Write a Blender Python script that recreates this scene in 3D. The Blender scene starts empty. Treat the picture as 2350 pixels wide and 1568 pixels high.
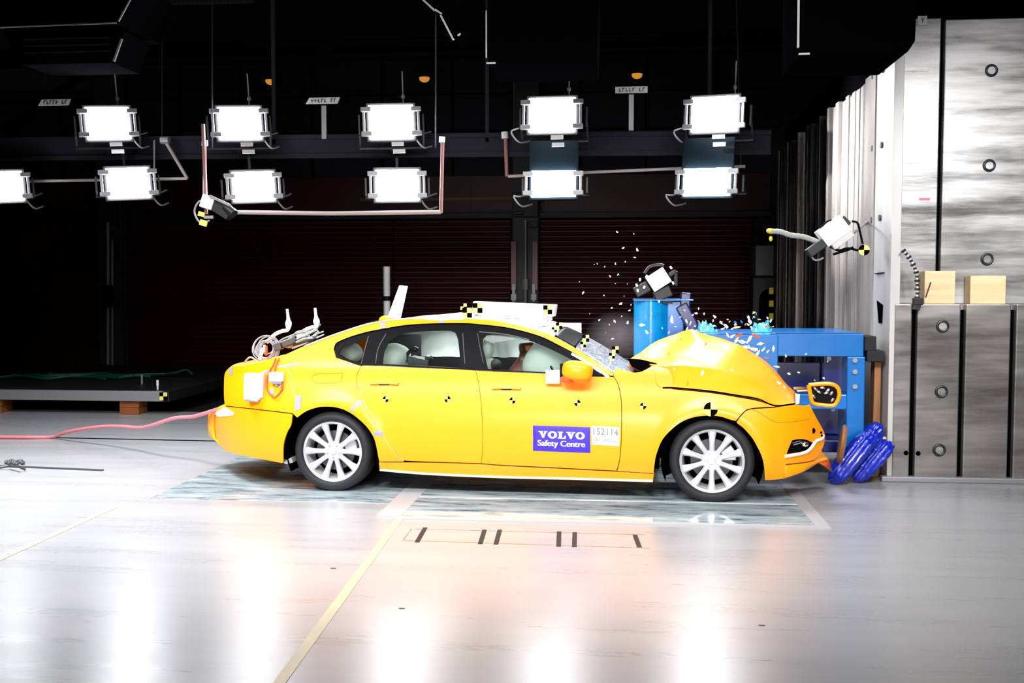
import bpy, bmesh, math, random
from mathutils import Vector, Matrix, Euler, Quaternion
from mathutils.geometry import delaunay_2d_cdt
random.seed(7)
scn = bpy.context.scene
C = scn.collection
PI = math.pi
# ------------------------------------------------------------------ camera
F = 2430.0
PITCH = math.atan(134.0 / F)
YAW = 0.10
CAM = Vector((0, 0, 1.67))
cd = bpy.data.cameras.new('camera')
cam = bpy.data.objects.new('camera', cd)
C.objects.link(cam)
cam.location = CAM
cam.rotation_euler = (PI / 2 - PITCH, 0, YAW)
cd.sensor_width = 36.0
cd.lens = F / 2350.0 * 36.0
cd.clip_end = 100
scn.camera = cam
# ------------------------------------------------------------------ world, view
w = bpy.data.worlds.new('hall_air')
w.use_nodes = True
w.node_tree.nodes['Background'].inputs[0].default_value = (0.6, 0.7, 1.0, 1)
w.node_tree.nodes['Background'].inputs[1].default_value = 0.002
scn.world = w
scn.view_settings.view_transform = 'Standard'
scn.view_settings.look = 'None'
scn.view_settings.gamma = 1.0
scn.view_settings.use_curve_mapping = False
scn.view_settings.exposure = 0.0
# ------------------------------------------------------------------ unseen lamps outside the frame: overhead keys plus added fills
def area_lamp(loc, target, sx, sy, power, spread=150, col=(1, 1, 1)):
    d = bpy.data.lights.new('unseen_lamp', 'AREA')
    d.shape = 'RECTANGLE'; d.size = sx; d.size_y = sy
    d.energy = power; d.color = col; d.spread = math.radians(spread)
    o = bpy.data.objects.new('unseen_lamp', d)
    C.objects.link(o)
    o.location = loc
    o.rotation_euler = (Vector(target) - Vector(loc)).to_track_quat('-Z', 'Y').to_euler()
    return o
KEY = 60
for lx in (-4.2, -2.1, 0.0, 2.1):
    area_lamp((lx, 3.6, 4.3), (lx * 0.8, 8.8, 0.3), 1.3, 0.8, KEY if lx < 2 else KEY * 0.8, 84)
area_lamp((3.1, 5.6, 3.7), (3.7, 9.1, 2.1), 0.6, 0.5, 27, 62)
area_lamp((-5.0, 7.4, 5.0), (-5.2, 8.6, 0.0), 1.2, 1.2, 255, 100, (0.94, 0.965, 1.0))
area_lamp((-1.5, 6.2, 4.9), (-1.6, 6.4, 0.0), 1.4, 0.8, 30, 90)
area_lamp((1.0, 10.0, 4.45), (0.6, 8.4, 1.0), 1.4, 0.9, 80, 110)  # added lamp, placed for the glint on the bonnet
area_lamp((-1.6, 10.6, 4.6), (-1.4, 9.2, 0.5), 1.4, 0.9, 60, 110)
area_lamp((-1.9, 10.5, 4.75), (2.25, 11.0, 2.9), 0.12, 0.12, 36, 26)
area_lamp((-1.0, -2.2, 1.3), (-0.6, 8.2, 0.5), 6.0, 1.6, 20, 18)  # added low fill lamp behind the camera, brightens the car flank
area_lamp((-2.0, 0.5, 4.6), (-1.9, 3.2, 0.0), 1.6, 1.0, 16, 110)

# ------------------------------------------------------------------ pixel helpers
_f0 = Vector((-math.sin(YAW), math.cos(YAW), 0))
_r = Vector((math.cos(YAW), math.sin(YAW), 0))
_fw = _f0 * math.cos(PITCH) - Vector((0, 0, 1)) * math.sin(PITCH)
_up = _f0 * math.sin(PITCH) + Vector((0, 0, 1)) * math.cos(PITCH)
def ray(px, py):
    return _fw + _r * ((px - 1175) / F) - _up * ((py - 784) / F)
def on_z(px, py, z=0.0):
    d = ray(px, py); return CAM + d * ((z - CAM.z) / d.z)
def on_y(px, py, Y):
    d = ray(px, py); return CAM + d * (Y / d.y)
def on_x(px, py, X):
    d = ray(px, py); return CAM + d * (X / d.x)
def S(Y):
    return Y / (F * math.cos(YAW))     # metres per pixel at depth Y (about)

# ------------------------------------------------------------------ materials
MATS = {}
def mat(name, col, rough=0.5, metal=0.0, spec=0.5, coat=0.0, noise=0.0, nscale=(8, 8, 8), bump=0.0,
        emit=None, estr=0.0, rnoise=0.0, col2=None, coords='Object', rand=0.0, crough=0.04):
    if name in MATS: return MATS[name]
    m = bpy.data.materials.new(name); m.use_nodes = True
    nt = m.node_tree; b = nt.nodes['Principled BSDF']
    b.inputs['Base Color'].default_value = (*col, 1)
    b.inputs['Roughness'].default_value = rough
    b.inputs['Metallic'].default_value = metal
    b.inputs['Specular IOR Level'].default_value = spec
    b.inputs['Coat Weight'].default_value = coat
    b.inputs['Coat Roughness'].default_value = crough
    if emit:
        b.inputs['Emission Color'].default_value = (*emit, 1)
        b.inputs['Emission Strength'].default_value = estr
    if noise or bump or rnoise or col2:
        tc = nt.nodes.new('ShaderNodeTexCoord')
        mp = nt.nodes.new('ShaderNodeMapping'); mp.inputs['Scale'].default_value = nscale
        nz = nt.nodes.new('ShaderNodeTexNoise'); nz.inputs['Scale'].default_value = 1.0
        nz.inputs['Detail'].default_value = 6; nz.inputs['Roughness'].default_value = 0.62
        nt.links.new(tc.outputs[coords], mp.inputs[0]); nt.links.new(mp.outputs[0], nz.inputs['Vector'])
        mr = nt.nodes.new('ShaderNodeMapRange')
        mr.inputs[1].default_value = 0.3; mr.inputs[2].default_value = 0.7
        nt.links.new(nz.outputs[0], mr.inputs[0])
        if noise or col2:
            mx = nt.nodes.new('ShaderNodeMix'); mx.data_type = 'RGBA'
            c2 = col2 if col2 else tuple(c * (1 - noise) for c in col)
            mx.inputs[6].default_value = (*c2, 1); mx.inputs[7].default_value = (*col, 1)
            nt.links.new(mr.outputs[0], mx.inputs[0])
            last = mx.outputs[2]
            if rand:
                oi = nt.nodes.new('ShaderNodeObjectInfo')
                m2 = nt.nodes.new('ShaderNodeMapRange'); m2.inputs[3].default_value = 1 - rand; m2.inputs[4].default_value = 1.0
                nt.links.new(oi.outputs['Random'], m2.inputs[0])
                hs = nt.nodes.new('ShaderNodeHueSaturation')
                nt.links.new(m2.outputs[0], hs.inputs['Value']); nt.links.new(last, hs.inputs['Color'])
                last = hs.outputs[0]
            nt.links.new(last, b.inputs['Base Color'])
        if rnoise:
            m3 = nt.nodes.new('ShaderNodeMapRange')
            m3.inputs[3].default_value = max(0.02, rough - rnoise); m3.inputs[4].default_value = min(1, rough + rnoise)
            nt.links.new(mr.outputs[0], m3.inputs[0]); nt.links.new(m3.outputs[0], b.inputs['Roughness'])
        if bump:
            bp = nt.nodes.new('ShaderNodeBump'); bp.inputs['Strength'].default_value = bump; bp.inputs['Distance'].default_value = 0.01
            nt.links.new(nz.outputs[0], bp.inputs['Height']); nt.links.new(bp.outputs[0], b.inputs['Normal'])
    MATS[name] = m
    return m
def glass_mat(name, tint, refl=0.06, haze=0.0, hazecol=(0.7, 0.75, 0.8)):
    m = bpy.data.materials.new(name); m.use_nodes = True
    nt = m.node_tree; nt.nodes.clear()
    out = nt.nodes.new('ShaderNodeOutputMaterial')
    tr = nt.nodes.new('ShaderNodeBsdfTransparent'); tr.inputs[0].default_value = (*tint, 1)
    gl = nt.nodes.new('ShaderNodeBsdfGlossy'); gl.inputs['Roughness'].default_value = 0.03
    fr = nt.nodes.new('ShaderNodeFresnel'); fr.inputs[0].default_value = 1.45
    m1 = nt.nodes.new('ShaderNodeMixShader')
    nt.links.new(fr.outputs[0], m1.inputs[0]); nt.links.new(tr.outputs[0], m1.inputs[1]); nt.links.new(gl.outputs[0], m1.inputs[2])
    last = m1
    if haze:
        df = nt.nodes.new('ShaderNodeBsdfDiffuse'); df.inputs[0].default_value = (*hazecol, 1)
        tc = nt.nodes.new('ShaderNodeTexCoord')
        vo = nt.nodes.new('ShaderNodeTexVoronoi'); vo.feature = 'DISTANCE_TO_EDGE'; vo.inputs['Scale'].default_value = 22
        nt.links.new(tc.outputs['Object'], vo.inputs['Vector'])
        mr = nt.nodes.new('ShaderNodeMapRange'); mr.inputs[1].default_value = 0.0; mr.inputs[2].default_value = 0.12
        mr.inputs[3].default_value = min(1, haze * 2.0); mr.inputs[4].default_value = haze * 0.6
        nt.links.new(vo.outputs['Distance'], mr.inputs[0])
        m2 = nt.nodes.new('ShaderNodeMixShader')
        nt.links.new(mr.outputs[0], m2.inputs[0]); nt.links.new(m1.outputs[0], m2.inputs[1]); nt.links.new(df.outputs[0], m2.inputs[2])
        last = m2
    nt.links.new(last.outputs[0], out.inputs[0])
    MATS[name] = m
    return m
M = lambda n: MATS[n]
mat('yellow_paint', (0.97, 0.305, 0.0), rough=0.42, coat=0.22, spec=0.28, crough=0.2)
mat('black_trim', (0.002, 0.002, 0.003), rough=0.45, spec=0.06)
mat('black_matte', (0.0015, 0.0015, 0.002), rough=1.0, spec=0.0)
mat('black_metal', (0.010, 0.010, 0.012), rough=0.45)
mat('rubber', (0.013, 0.013, 0.016), rough=0.62, spec=0.3, noise=0.3, nscale=(30, 30, 30))
mat('alloy', (0.50, 0.50, 0.52), rough=0.32, metal=0.35)
mat('chrome', (0.85, 0.85, 0.86), rough=0.14, metal=1.0)
mat('white_sheet', (0.86, 0.85, 0.84), rough=0.55)
mat('white_paint', (0.86, 0.86, 0.86), rough=0.45)
mat('grey_metal', (0.30, 0.30, 0.32), rough=0.45, metal=0.4)
mat('dark_grey', (0.05, 0.05, 0.055), rough=0.5)
mat('tape', (0.24, 0.23, 0.31), rough=0.5)
mat('tape_peach', (0.70, 0.40, 0.24), rough=0.5)
mat('target_yellow', (0.80, 0.72, 0.16), rough=0.5)
mat('blue_sticker', (0.030, 0.006, 0.56), rough=0.4)
mat('tag_white', (0.60, 0.60, 0.60), rough=0.5)
mat('tag_ink', (0.20, 0.21, 0.21), rough=0.6)
mat('red_wire', (0.55, 0.06, 0.02), rough=0.5)
mat('orange_bit', (0.75, 0.10, 0.01), rough=0.4)
mat('hose_pink', (0.62, 0.17, 0.20), rough=0.45)
mat('seat_dark', (0.012, 0.012, 0.016), rough=0.7)
mat('seat_pale', (0.34, 0.36, 0.32), rough=0.7)
mat('dummy_skin', (0.11, 0.018, 0.008), rough=0.5, col2=(0.03, 0.006, 0.004), nscale=(9, 9, 9))
mat('dummy_paint', (0.55, 0.16, 0.02), rough=0.5)
mat('frame_blue', (0.0, 0.145, 0.49), rough=0.32, coat=0.3, noise=0.15, nscale=(4, 4, 4))
mat('shaded_blue', (0.001, 0.005, 0.10), rough=0.30, coat=0.3)  # frame blue darkened for the shading in the web recesses
mat('cyan_blue', (0.0, 0.30, 0.72), rough=0.28, coat=0.3, noise=0.3, nscale=(5, 5, 9))
mat('blue_wrap', (0.004, 0.02, 0.42), rough=0.22, coat=0.5, bump=0.9, nscale=(14, 14, 14))
mat('raw_wood', (0.74, 0.58, 0.36), rough=0.7, col2=(0.62, 0.44, 0.22), nscale=(3, 3, 22))
mat('brown_wood', (0.33, 0.15, 0.05), rough=0.7, col2=(0.16, 0.06, 0.02), nscale=(24, 24, 2.0))
mat('orange_wood', (0.30, 0.085, 0.015), rough=0.7, col2=(0.20, 0.05, 0.01), nscale=(4, 4, 20))
mat('pale_shard', (0.72, 0.70, 0.68), rough=0.35)
mat('foil', (0.05, 0.45, 0.66), rough=0.3, metal=0.4)
mat('lamp_orange', (0.8, 0.25, 0.02), rough=0.4, emit=(1.0, 0.42, 0.05), estr=0.55)
mat('lamp_lens', (1, 1, 1), rough=0.5, emit=(0.93, 0.96, 1.0), estr=48.0)
mat('lamp_teal', (0.0015, 0.0055, 0.009), rough=0.6, spec=0.08)
mat('pipe_red', (0.30, 0.13, 0.12), rough=0.45)
mat('pipe_pale', (0.42, 0.36, 0.34), rough=0.4)
mat('sign_white', (0.62, 0.62, 0.62), rough=0.6, emit=(1, 1, 1), estr=0.0)
mat('sign_ink', (0.05, 0.05, 0.05), rough=0.6)
mat('hall_maroon', (0.040, 0.0022, 0.0036), rough=0.42, spec=0.25)
mat('guard_maroon', (0.16, 0.02, 0.03), rough=0.4)
mat('hall_black', (0.0025, 0.0025, 0.0035), rough=0.9, spec=0.0)
mat('column_steel', (0.035, 0.033, 0.035), rough=0.5, spec=0.3)
mat('hall_panel', (0.05, 0.046, 0.055), rough=0.6, spec=0.2)
mat('hall_blue', (0.014, 0.014, 0.022), rough=0.65, spec=0.15)
mat('hall_steel', (0.009, 0.0095, 0.011), rough=0.5, spec=0.3)
mat('yellow_line', (0.62, 0.52, 0.26), rough=0.4, col2=(0.42, 0.38, 0.28), nscale=(6, 2.5, 1))
mat('faint_line', (0.44, 0.42, 0.30), rough=0.4, noise=0.1, nscale=(6, 2.5, 1))
mat('hazard_yellow', (0.70, 0.62, 0.02), rough=0.5)
mat('green_cable', (0.0, 0.06, 0.03), rough=0.5)
mat('plate_steel', (0.42, 0.40, 0.385), rough=0.34, metal=0.75, col2=(0.25, 0.23, 0.215), nscale=(0.9, 1.0, 6.0), bump=0.12, rnoise=0.12)
mat('plate_bright', (0.54, 0.53, 0.53), rough=0.36, metal=0.6, col2=(0.23, 0.22, 0.215), nscale=(0.9, 1.0, 7.0), bump=0.3, rnoise=0.15)
mat('strip_pale', (0.60, 0.585, 0.57), rough=0.5, metal=0.3, noise=0.25, nscale=(3, 3, 0.8))
mat('strip_brown', (0.42, 0.375, 0.34), rough=0.5, metal=0.3, noise=0.4, nscale=(5, 5, 1.6))
mat('plank_steel', (0.36, 0.345, 0.335), rough=0.3, metal=0.8, col2=(0.15, 0.10, 0.075), nscale=(6, 6, 0.5), rand=0.75, rnoise=0.1)
mat('plank_lit', (0.56, 0.545, 0.54), rough=0.32, metal=0.25, col2=(0.30, 0.25, 0.22), nscale=(6, 6, 0.7), rand=0.25, rnoise=0.1)
mat('plank_shaded', (0.16, 0.15, 0.145), rough=0.25, metal=0.85, col2=(0.03, 0.022, 0.018), nscale=(6, 6, 0.6), rand=0.85, rnoise=0.1)
mat('slot_dark', (0.012, 0.006, 0.005), rough=0.8)
mat('rust_outline', (0.55, 0.30, 0.16), rough=0.6, noise=0.5, nscale=(7, 7, 7))
def cloth_mat(name, col, f):
    m = mat(name, col, rough=0.85, bump=0.2, nscale=(9, 9, 9)); nt = m.node_tree
    tl = nt.nodes.new('ShaderNodeBsdfTranslucent'); tl.inputs[0].default_value = (*col, 1)
    mx = nt.nodes.new('ShaderNodeMixShader'); mx.inputs[0].default_value = f
    nt.links.new(nt.nodes['Principled BSDF'].outputs[0], mx.inputs[1]); nt.links.new(tl.outputs[0], mx.inputs[2])
    nt.links.new(mx.outputs[0], nt.nodes['Material Output'].inputs[0])
cloth_mat('airbag', (0.78, 0.84, 0.80), 0.6)
glass_mat('car_glass', (0.86, 0.95, 0.91))
def dust_mat():
    m = bpy.data.materials.new('dust'); m.use_nodes = True
    nt = m.node_tree; nt.nodes.clear()
    out = nt.nodes.new('ShaderNodeOutputMaterial'); v = nt.nodes.new('ShaderNodeVolumePrincipled')
    v.inputs['Color'].default_value = (0.85, 0.78, 0.84, 1)
    tc = nt.nodes.new('ShaderNodeTexCoord'); nz = nt.nodes.new('ShaderNodeTexNoise'); nz.inputs['Scale'].default_value = 7; nz.inputs['Detail'].default_value = 4
    gr = nt.nodes.new('ShaderNodeTexGradient'); gr.gradient_type = 'SPHERICAL'
    mp = nt.nodes.new('ShaderNodeMapping'); mp.inputs['Scale'].default_value = (3.4, 4.0, 4.4)
    nt.links.new(tc.outputs['Object'], nz.inputs['Vector']); nt.links.new(tc.outputs['Object'], mp.inputs[0]); nt.links.new(mp.outputs[0], gr.inputs[0])
    m1 = nt.nodes.new('ShaderNodeMath'); m1.operation = 'MULTIPLY'; nt.links.new(nz.outputs[0], m1.inputs[0]); nt.links.new(gr.outputs['Fac'], m1.inputs[1])
    m2 = nt.nodes.new('ShaderNodeMath'); m2.operation = 'MULTIPLY'; m2.inputs[1].default_value = 1.6; nt.links.new(m1.outputs[0], m2.inputs[0])
    nt.links.new(m2.outputs[0], v.inputs['Density']); nt.links.new(v.outputs[0], out.inputs['Volume'])
    MATS['dust'] = m
dust_mat()
glass_mat('cracked_glass', (0.62, 0.72, 0.80), haze=0.30, hazecol=(0.62, 0.68, 0.78))

def floor_mat():
    m = bpy.data.materials.new('floor_epoxy'); m.use_nodes = True
    nt = m.node_tree; b = nt.nodes['Principled BSDF']
    tc = nt.nodes.new('ShaderNodeTexCoord')
    mp = nt.nodes.new('ShaderNodeMapping'); mp.inputs['Scale'].default_value = (0.5, 5.0, 1)
    nz = nt.nodes.new('ShaderNodeTexNoise'); nz.inputs['Scale'].default_value = 1.0; nz.inputs['Detail'].default_value = 8
    nz.inputs['Roughness'].default_value = 0.7
    nt.links.new(tc.outputs['Object'], mp.inputs[0]); nt.links.new(mp.outputs[0], nz.inputs['Vector'])
    r1 = nt.nodes.new('ShaderNodeMapRange'); r1.inputs[1].default_value = 0.3; r1.inputs[2].default_value = 0.7
    r1.inputs[3].default_value = 0.26; r1.inputs[4].default_value = 0.31
    nt.links.new(nz.outputs[0], r1.inputs[0]); nt.links.new(r1.outputs[0], b.inputs['Roughness'])
    mx = nt.nodes.new('ShaderNodeMix'); mx.data_type = 'RGBA'
    mx.inputs[6].default_value = (0.29, 0.292, 0.308, 1); mx.inputs[7].default_value = (0.335, 0.336, 0.348, 1)
    r2 = nt.nodes.new('ShaderNodeMapRange'); r2.inputs[1].default_value = 0.35; r2.inputs[2].default_value = 0.65
    nt.links.new(nz.outputs[0], r2.inputs[0]); nt.links.new(r2.outputs[0], mx.inputs[0]); nt.links.new(mx.outputs[2], b.inputs['Base Color'])
    bp = nt.nodes.new('ShaderNodeBump'); bp.inputs['Strength'].default_value = 0.015; bp.inputs['Distance'].default_value = 0.01
    nt.links.new(nz.outputs[0], bp.inputs['Height']); nt.links.new(bp.outputs[0], b.inputs['Normal'])
    b.inputs['Specular IOR Level'].default_value = 0.7
    MATS['floor_epoxy'] = m
floor_mat()
def plate_glass_mat():
    m = bpy.data.materials.new('floor_glass'); m.use_nodes = True
    nt = m.node_tree; b = nt.nodes['Principled BSDF']
    tc = nt.nodes.new('ShaderNodeTexCoord')
    mp = nt.nodes.new('ShaderNodeMapping'); mp.inputs['Scale'].default_value = (2.2, 11.0, 1)
    nz = nt.nodes.new('ShaderNodeTexNoise'); nz.inputs['Scale'].default_value = 1.0; nz.inputs['Detail'].default_value = 7
    nz.inputs['Roughness'].default_value = 0.7; nz.inputs['Distortion'].default_value = 0.4
    nt.links.new(tc.outputs['Object'], mp.inputs[0]); nt.links.new(mp.outputs[0], nz.inputs['Vector'])
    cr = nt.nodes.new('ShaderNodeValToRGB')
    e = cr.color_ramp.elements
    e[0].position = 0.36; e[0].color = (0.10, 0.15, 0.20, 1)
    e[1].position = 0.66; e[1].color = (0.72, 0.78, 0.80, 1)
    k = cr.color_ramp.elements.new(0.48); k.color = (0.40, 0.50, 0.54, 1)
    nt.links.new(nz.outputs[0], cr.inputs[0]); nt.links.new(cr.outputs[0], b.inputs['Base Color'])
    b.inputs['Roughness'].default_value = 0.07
    b.inputs['Metallic'].default_value = 0.3
    b.inputs['Specular IOR Level'].default_value = 0.9
    MATS['floor_glass'] = m
plate_glass_mat()

# ------------------------------------------------------------------ mesh builder
class MB:
    def __init__(s):
        s.v = []; s.f = []; s.mi = []; s.cur = 0
    def add(s, vs, fs):
        n = len(s.v); s.v += [tuple(v) for v in vs]
        s.f += [tuple(i + n for i in f) for f in fs]; s.mi += [s.cur] * len(fs)
        return s
    def box(s, c, size, rot=None):
        hx, hy, hz = size[0] / 2, size[1] / 2, size[2] / 2
        R = rot.to_matrix() if isinstance(rot, (Euler, Quaternion)) else (Euler(rot).to_matrix() if rot else Matrix.Identity(3))
        vs = [Vector(c) + R @ Vector((x * hx, y * hy, z * hz)) for x in (-1, 1) for y in (-1, 1) for z in (-1, 1)]
        return s.add(vs, [(0, 1, 3, 2), (4, 6, 7, 5), (0, 4, 5, 1), (2, 3, 7, 6), (0, 2, 6, 4), (1, 5, 7, 3)])
    def box2(s, a, b):
        return s.box([(a[i] + b[i]) / 2 for i in range(3)], [abs(b[i] - a[i]) for i in range(3)])
    def bar(s, p, q, wd, th=None, up=(0, 0, 1)):
        p, q = Vector(p), Vector(q); th = th or wd
        z = (q - p).normalized(); u = Vector(up)
        if abs(z.dot(u)) > 0.95: u = Vector((0, 1, 0))
        x = u.cross(z).normalized(); y = z.cross(x)
        vs = []
        for e in (p, q):
            for a, b in ((-1, -1), (1, -1), (1, 1), (-1, 1)): vs.append(e + x * a * wd / 2 + y * b * th / 2)
        return s.add(vs, [(3, 2, 1, 0), (4, 5, 6, 7), (0, 1, 5, 4), (1, 2, 6, 5), (2, 3, 7, 6), (3, 0, 4, 7)])
    def tube(s, pts, r, seg=10, cap=True):
        pts = [Vector(p) for p in pts]; n = len(pts)
        rr = r if isinstance(r, (list, tuple)) else [r] * n
        t0 = (pts[1] - pts[0]).normalized()
        u = Vector((0, 0, 1)) if abs(t0.z) < 0.9 else Vector((1, 0, 0))
        x = t0.cross(u).normalized(); rings = []
        for i in range(n):
            t = ((pts[min(i + 1, n - 1)] - pts[max(i - 1, 0)])).normalized()
            x = (x - t * x.dot(t)).normalized(); y = t.cross(x)
            rings.append([pts[i] + (x * math.cos(a) + y * math.sin(a)) * rr[i] for a in [2 * PI * k / seg for k in range(seg)]])
        vs = [v for rg in rings for v in rg]; fs = []
        for i in range(n - 1):
            for k in range(seg):
                a = i * seg + k; b = i * seg + (k + 1) % seg
                fs.append((a, b, b + seg, a + seg))
        if cap:
            fs.append(tuple(reversed(range(seg)))); fs.append(tuple((n - 1) * seg + k for k in range(seg)))
        return s.add(vs, fs)
    def cyl(s, p, q, r, r2=None, seg=24):
        return s.tube([p, q], [r, r if r2 is None else r2], seg)
    def lathe(s, prof, seg=48, axis='Y', c=(0, 0, 0), closed=False):
        vs = []; n = len(prof)
        for k in range(seg):
            a = 2 * PI * k / seg
            for r, h in prof:
                if axis == 'Y': p = (r * math.cos(a), h, r * math.sin(a))
                elif axis == 'Z': p = (r * math.cos(a), r * math.sin(a), h)
                else: p = (h, r * math.cos(a), r * math.sin(a))
                vs.append((p[0] + c[0], p[1] + c[1], p[2] + c[2]))
        fs = []
        m = n if closed else n - 1
        for k in range(seg):
            k2 = (k + 1) % seg
            for i in range(m):
                j = (i + 1) % n
                fs.append((k * n + i, k * n + j, k2 * n + j, k2 * n + i))
        return s.add(vs, fs)
    def ell(s, c, r, rot=None, nu=20, nv=12, pw=1.0):
        R = Euler(rot).to_matrix() if rot else Matrix.Identity(3)
        g = lambda t: math.copysign(abs(t) ** pw, t)
        vs = []
        for j in range(nv + 1):
            th = PI * j / nv
            for i in range(nu):
                ph = 2 * PI * i / nu
                p = Vector((r[0] * g(math.sin(th)) * g(math.cos(ph)), r[1] * g(math.sin(th)) * g(math.sin(ph)), r[2] * g(math.cos(th))))
                vs.append(Vector(c) + R @ p)
        fs = []
        for j in range(nv):
            for i in range(nu):
                a = j * nu + i; b = j * nu + (i + 1) % nu
                fs.append((a, a + nu, b + nu, b))
        return s.add(vs, fs)
    def prism(s, poly, d, n=None):      # poly: list of 3-D points, extruded along vector d
        poly = [Vector(p) for p in poly]; d = Vector(d); k = len(poly)
        vs = poly + [p + d for p in poly]
        fs = [tuple(range(k)), tuple(reversed(range(k, 2 * k)))] + [(i, i + k, (i + 1) % k + k, (i + 1) % k) for i in range(k)]
        return s.add(vs, fs)
    def grid(s, rows, close=False):
        n = len(rows[0]); vs = [p for r in rows for p in r]; fs = []
        for i in range(len(rows) - 1):
            for k in range(n - 1): fs.append((i * n + k, i * n + k + 1, (i + 1) * n + k + 1, (i + 1) * n + k))
        return s.add(vs, fs)
    def build(s, name, mats, parent=None, smooth=True, bevel=0.0, solid=0.0, angle=35, subsurf=0, fix=True):
        me = bpy.data.meshes.new(name)
        me.from_pydata(s.v, [], s.f)
        if not isinstance(mats, (list, tuple)): mats = [mats]
        for m in mats: me.materials.append(M(m) if isinstance(m, str) else m)
        me.polygons.foreach_set('material_index', s.mi)
        if fix:
            bm = bmesh.new(); bm.from_mesh(me)
            bmesh.ops.remove_doubles(bm, verts=bm.verts, dist=1e-6)
            bmesh.ops.recalc_face_normals(bm, faces=bm.faces)
            if bevel:
                ed = [e for e in bm.edges if len(e.link_faces) == 2 and e.calc_face_angle(0) > 0.6]
                bmesh.ops.bevel(bm, geom=ed, offset=bevel, segments=2, affect='EDGES', profile=0.5, clamp_overlap=True)
            bm.to_mesh(me); bm.free()
        if smooth:
            me.polygons.foreach_set('use_smooth', [True] * len(me.polygons))
            me.set_sharp_from_angle(angle=math.radians(angle))
        o = bpy.data.objects.new(name, me); C.objects.link(o)
        if parent: o.parent = parent
        if solid:
            md = o.modifiers.new('solid', 'SOLIDIFY'); md.thickness = abs(solid); md.offset = -1 if solid > 0 else 1
        if subsurf:
            md = o.modifiers.new('sub', 'SUBSURF'); md.levels = subsurf; md.render_levels = subsurf
        return o
def tag(o, label=None, cat=None, group=None, kind=None):
    if label: o['label'] = label
    if cat: o['category'] = cat
    if group: o['group'] = group
    if kind: o['kind'] = kind
    return o
def thing(name, label, cat, loc=(0, 0, 0), rot=(0, 0, 0), group=None):
    o = bpy.data.objects.new(name, None); C.objects.link(o)
    o.location = loc; o.rotation_euler = rot
    o.empty_display_size = 0.1
    return tag(o, label, cat, group)
def struct(o):
    o['kind'] = 'structure'; return o
def catmull(pts, n):
    pts = [Vector(p) for p in pts]
    L = [0]
    for a, b in zip(pts, pts[1:]): L.append(L[-1] + (b - a).length)
    out = []
    for i in range(n):
        d = L[-1] * i / (n - 1); k = 0
        while k < len(pts) - 2 and d > L[k + 1]: k += 1
        t = (d - L[k]) / max(1e-9, L[k + 1] - L[k])
        p0 = pts[k - 1] if k > 0 else pts[k] * 2 - pts[k + 1]
        p1, p2 = pts[k], pts[k + 1]
        p3 = pts[k + 2] if k + 2 < len(pts) else pts[k + 1] * 2 - pts[k]
        out.append(0.5 * (2 * p1 + (p2 - p0) * t + (2 * p0 - 5 * p1 + 4 * p2 - p3) * t * t + (3 * p1 - p0 - 3 * p2 + p3) * t ** 3))
    return out
# ================================================================== the hall
YW = 20.0
m = MB(); m.box2((-15, -5, -0.2), (11, 13.2, 0.0)); struct(m.build('floor', 'floor_epoxy', smooth=False))
mat('floor_dark', (0.012, 0.012, 0.013), rough=0.45)
m = MB(); m.box2((-15, 13.2, -0.2), (11, 21, -0.002)); struct(m.build('floor_far', 'floor_dark', smooth=False))
m = MB(); m.box2((-15, YW, 0), (11, YW + 0.3, 9)); struct(m.build('wall_back', 'hall_blue', smooth=False))
m = MB(); m.box2((-15.2, -5, 0), (-15, 21, 9)); struct(m.build('wall_left', 'hall_black', smooth=False))
m = MB(); m.box2((11, -5, 0), (11.2, 21, 9)); struct(m.build('wall_right', 'hall_black', smooth=False))
m = MB(); m.box2((-15, -5, 9), (11, 21, 9.2)); struct(m.build('ceiling', 'hall_black', smooth=False))
# maroon cladding band, dark beams on the back wall
zz = lambda y, Y=YW: on_y(1175, y, Y).z
xx = lambda x, Y=YW, y=600: on_y(x, y, Y).x
m = MB(); m.box2((-14, YW - 0.06, zz(490)), (xx(1765), YW, zz(404)))
for px in (60, 265, 420, 560, 700, 830, 960, 1080, 1235, 1340, 1500, 1630):
    m.box2((xx(px) - .012, YW - 0.075, zz(490)), (xx(px) + .012, YW - .06, zz(404)))
struct(m.build('trim_1', 'hall_maroon', smooth=False))
m = MB(); m.box2((-14, YW - 0.25, zz(503)), (xx(1765), YW, zz(489))); struct(m.build('trim_2', 'hall_steel', smooth=False, bevel=.01))
m = MB(); m.box2((-14, YW - 0.4, zz(134)), (xx(1790), YW, zz(126)));
m.box2((-14, YW - 0.10, zz(93)), (xx(1790), YW, zz(88))); struct(m.build('trim_3', 'hall_steel', smooth=False))
m = MB(); m.box2((xx(830), YW - 0.085, zz(460)), (xx(1235), YW - .06, zz(453)))
mat('dull_yellow', (0.13, 0.075, 0.004), rough=0.6)
struct(m.build('trim_4', 'dull_yellow', smooth=False))
m = MB()
for px in (150, 300, 420, 560, 720, 880, 1040, 1330, 1480, 1640):
    m.box2((xx(px) - .02, YW - 0.06, zz(404)), (xx(px) + .02, YW, zz(134)))
for y in (215, 300):
    m.box2((-14, YW - .04, zz(y) - .01), (xx(1790), YW, zz(y) + .01))
struct(m.build('trim_5', 'hall_black', smooth=False))
m = MB(); m.box2((-14, YW - .07, zz(186)), (xx(228), YW, zz(136))); m.box2((xx(292), YW - .07, zz(121)), (xx(322), YW, zz(105))); m.box2((xx(331), YW - .07, zz(121)), (xx(360), YW, zz(105)))
struct(m.build('trim_7', 'hall_panel', smooth=False))
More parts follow.
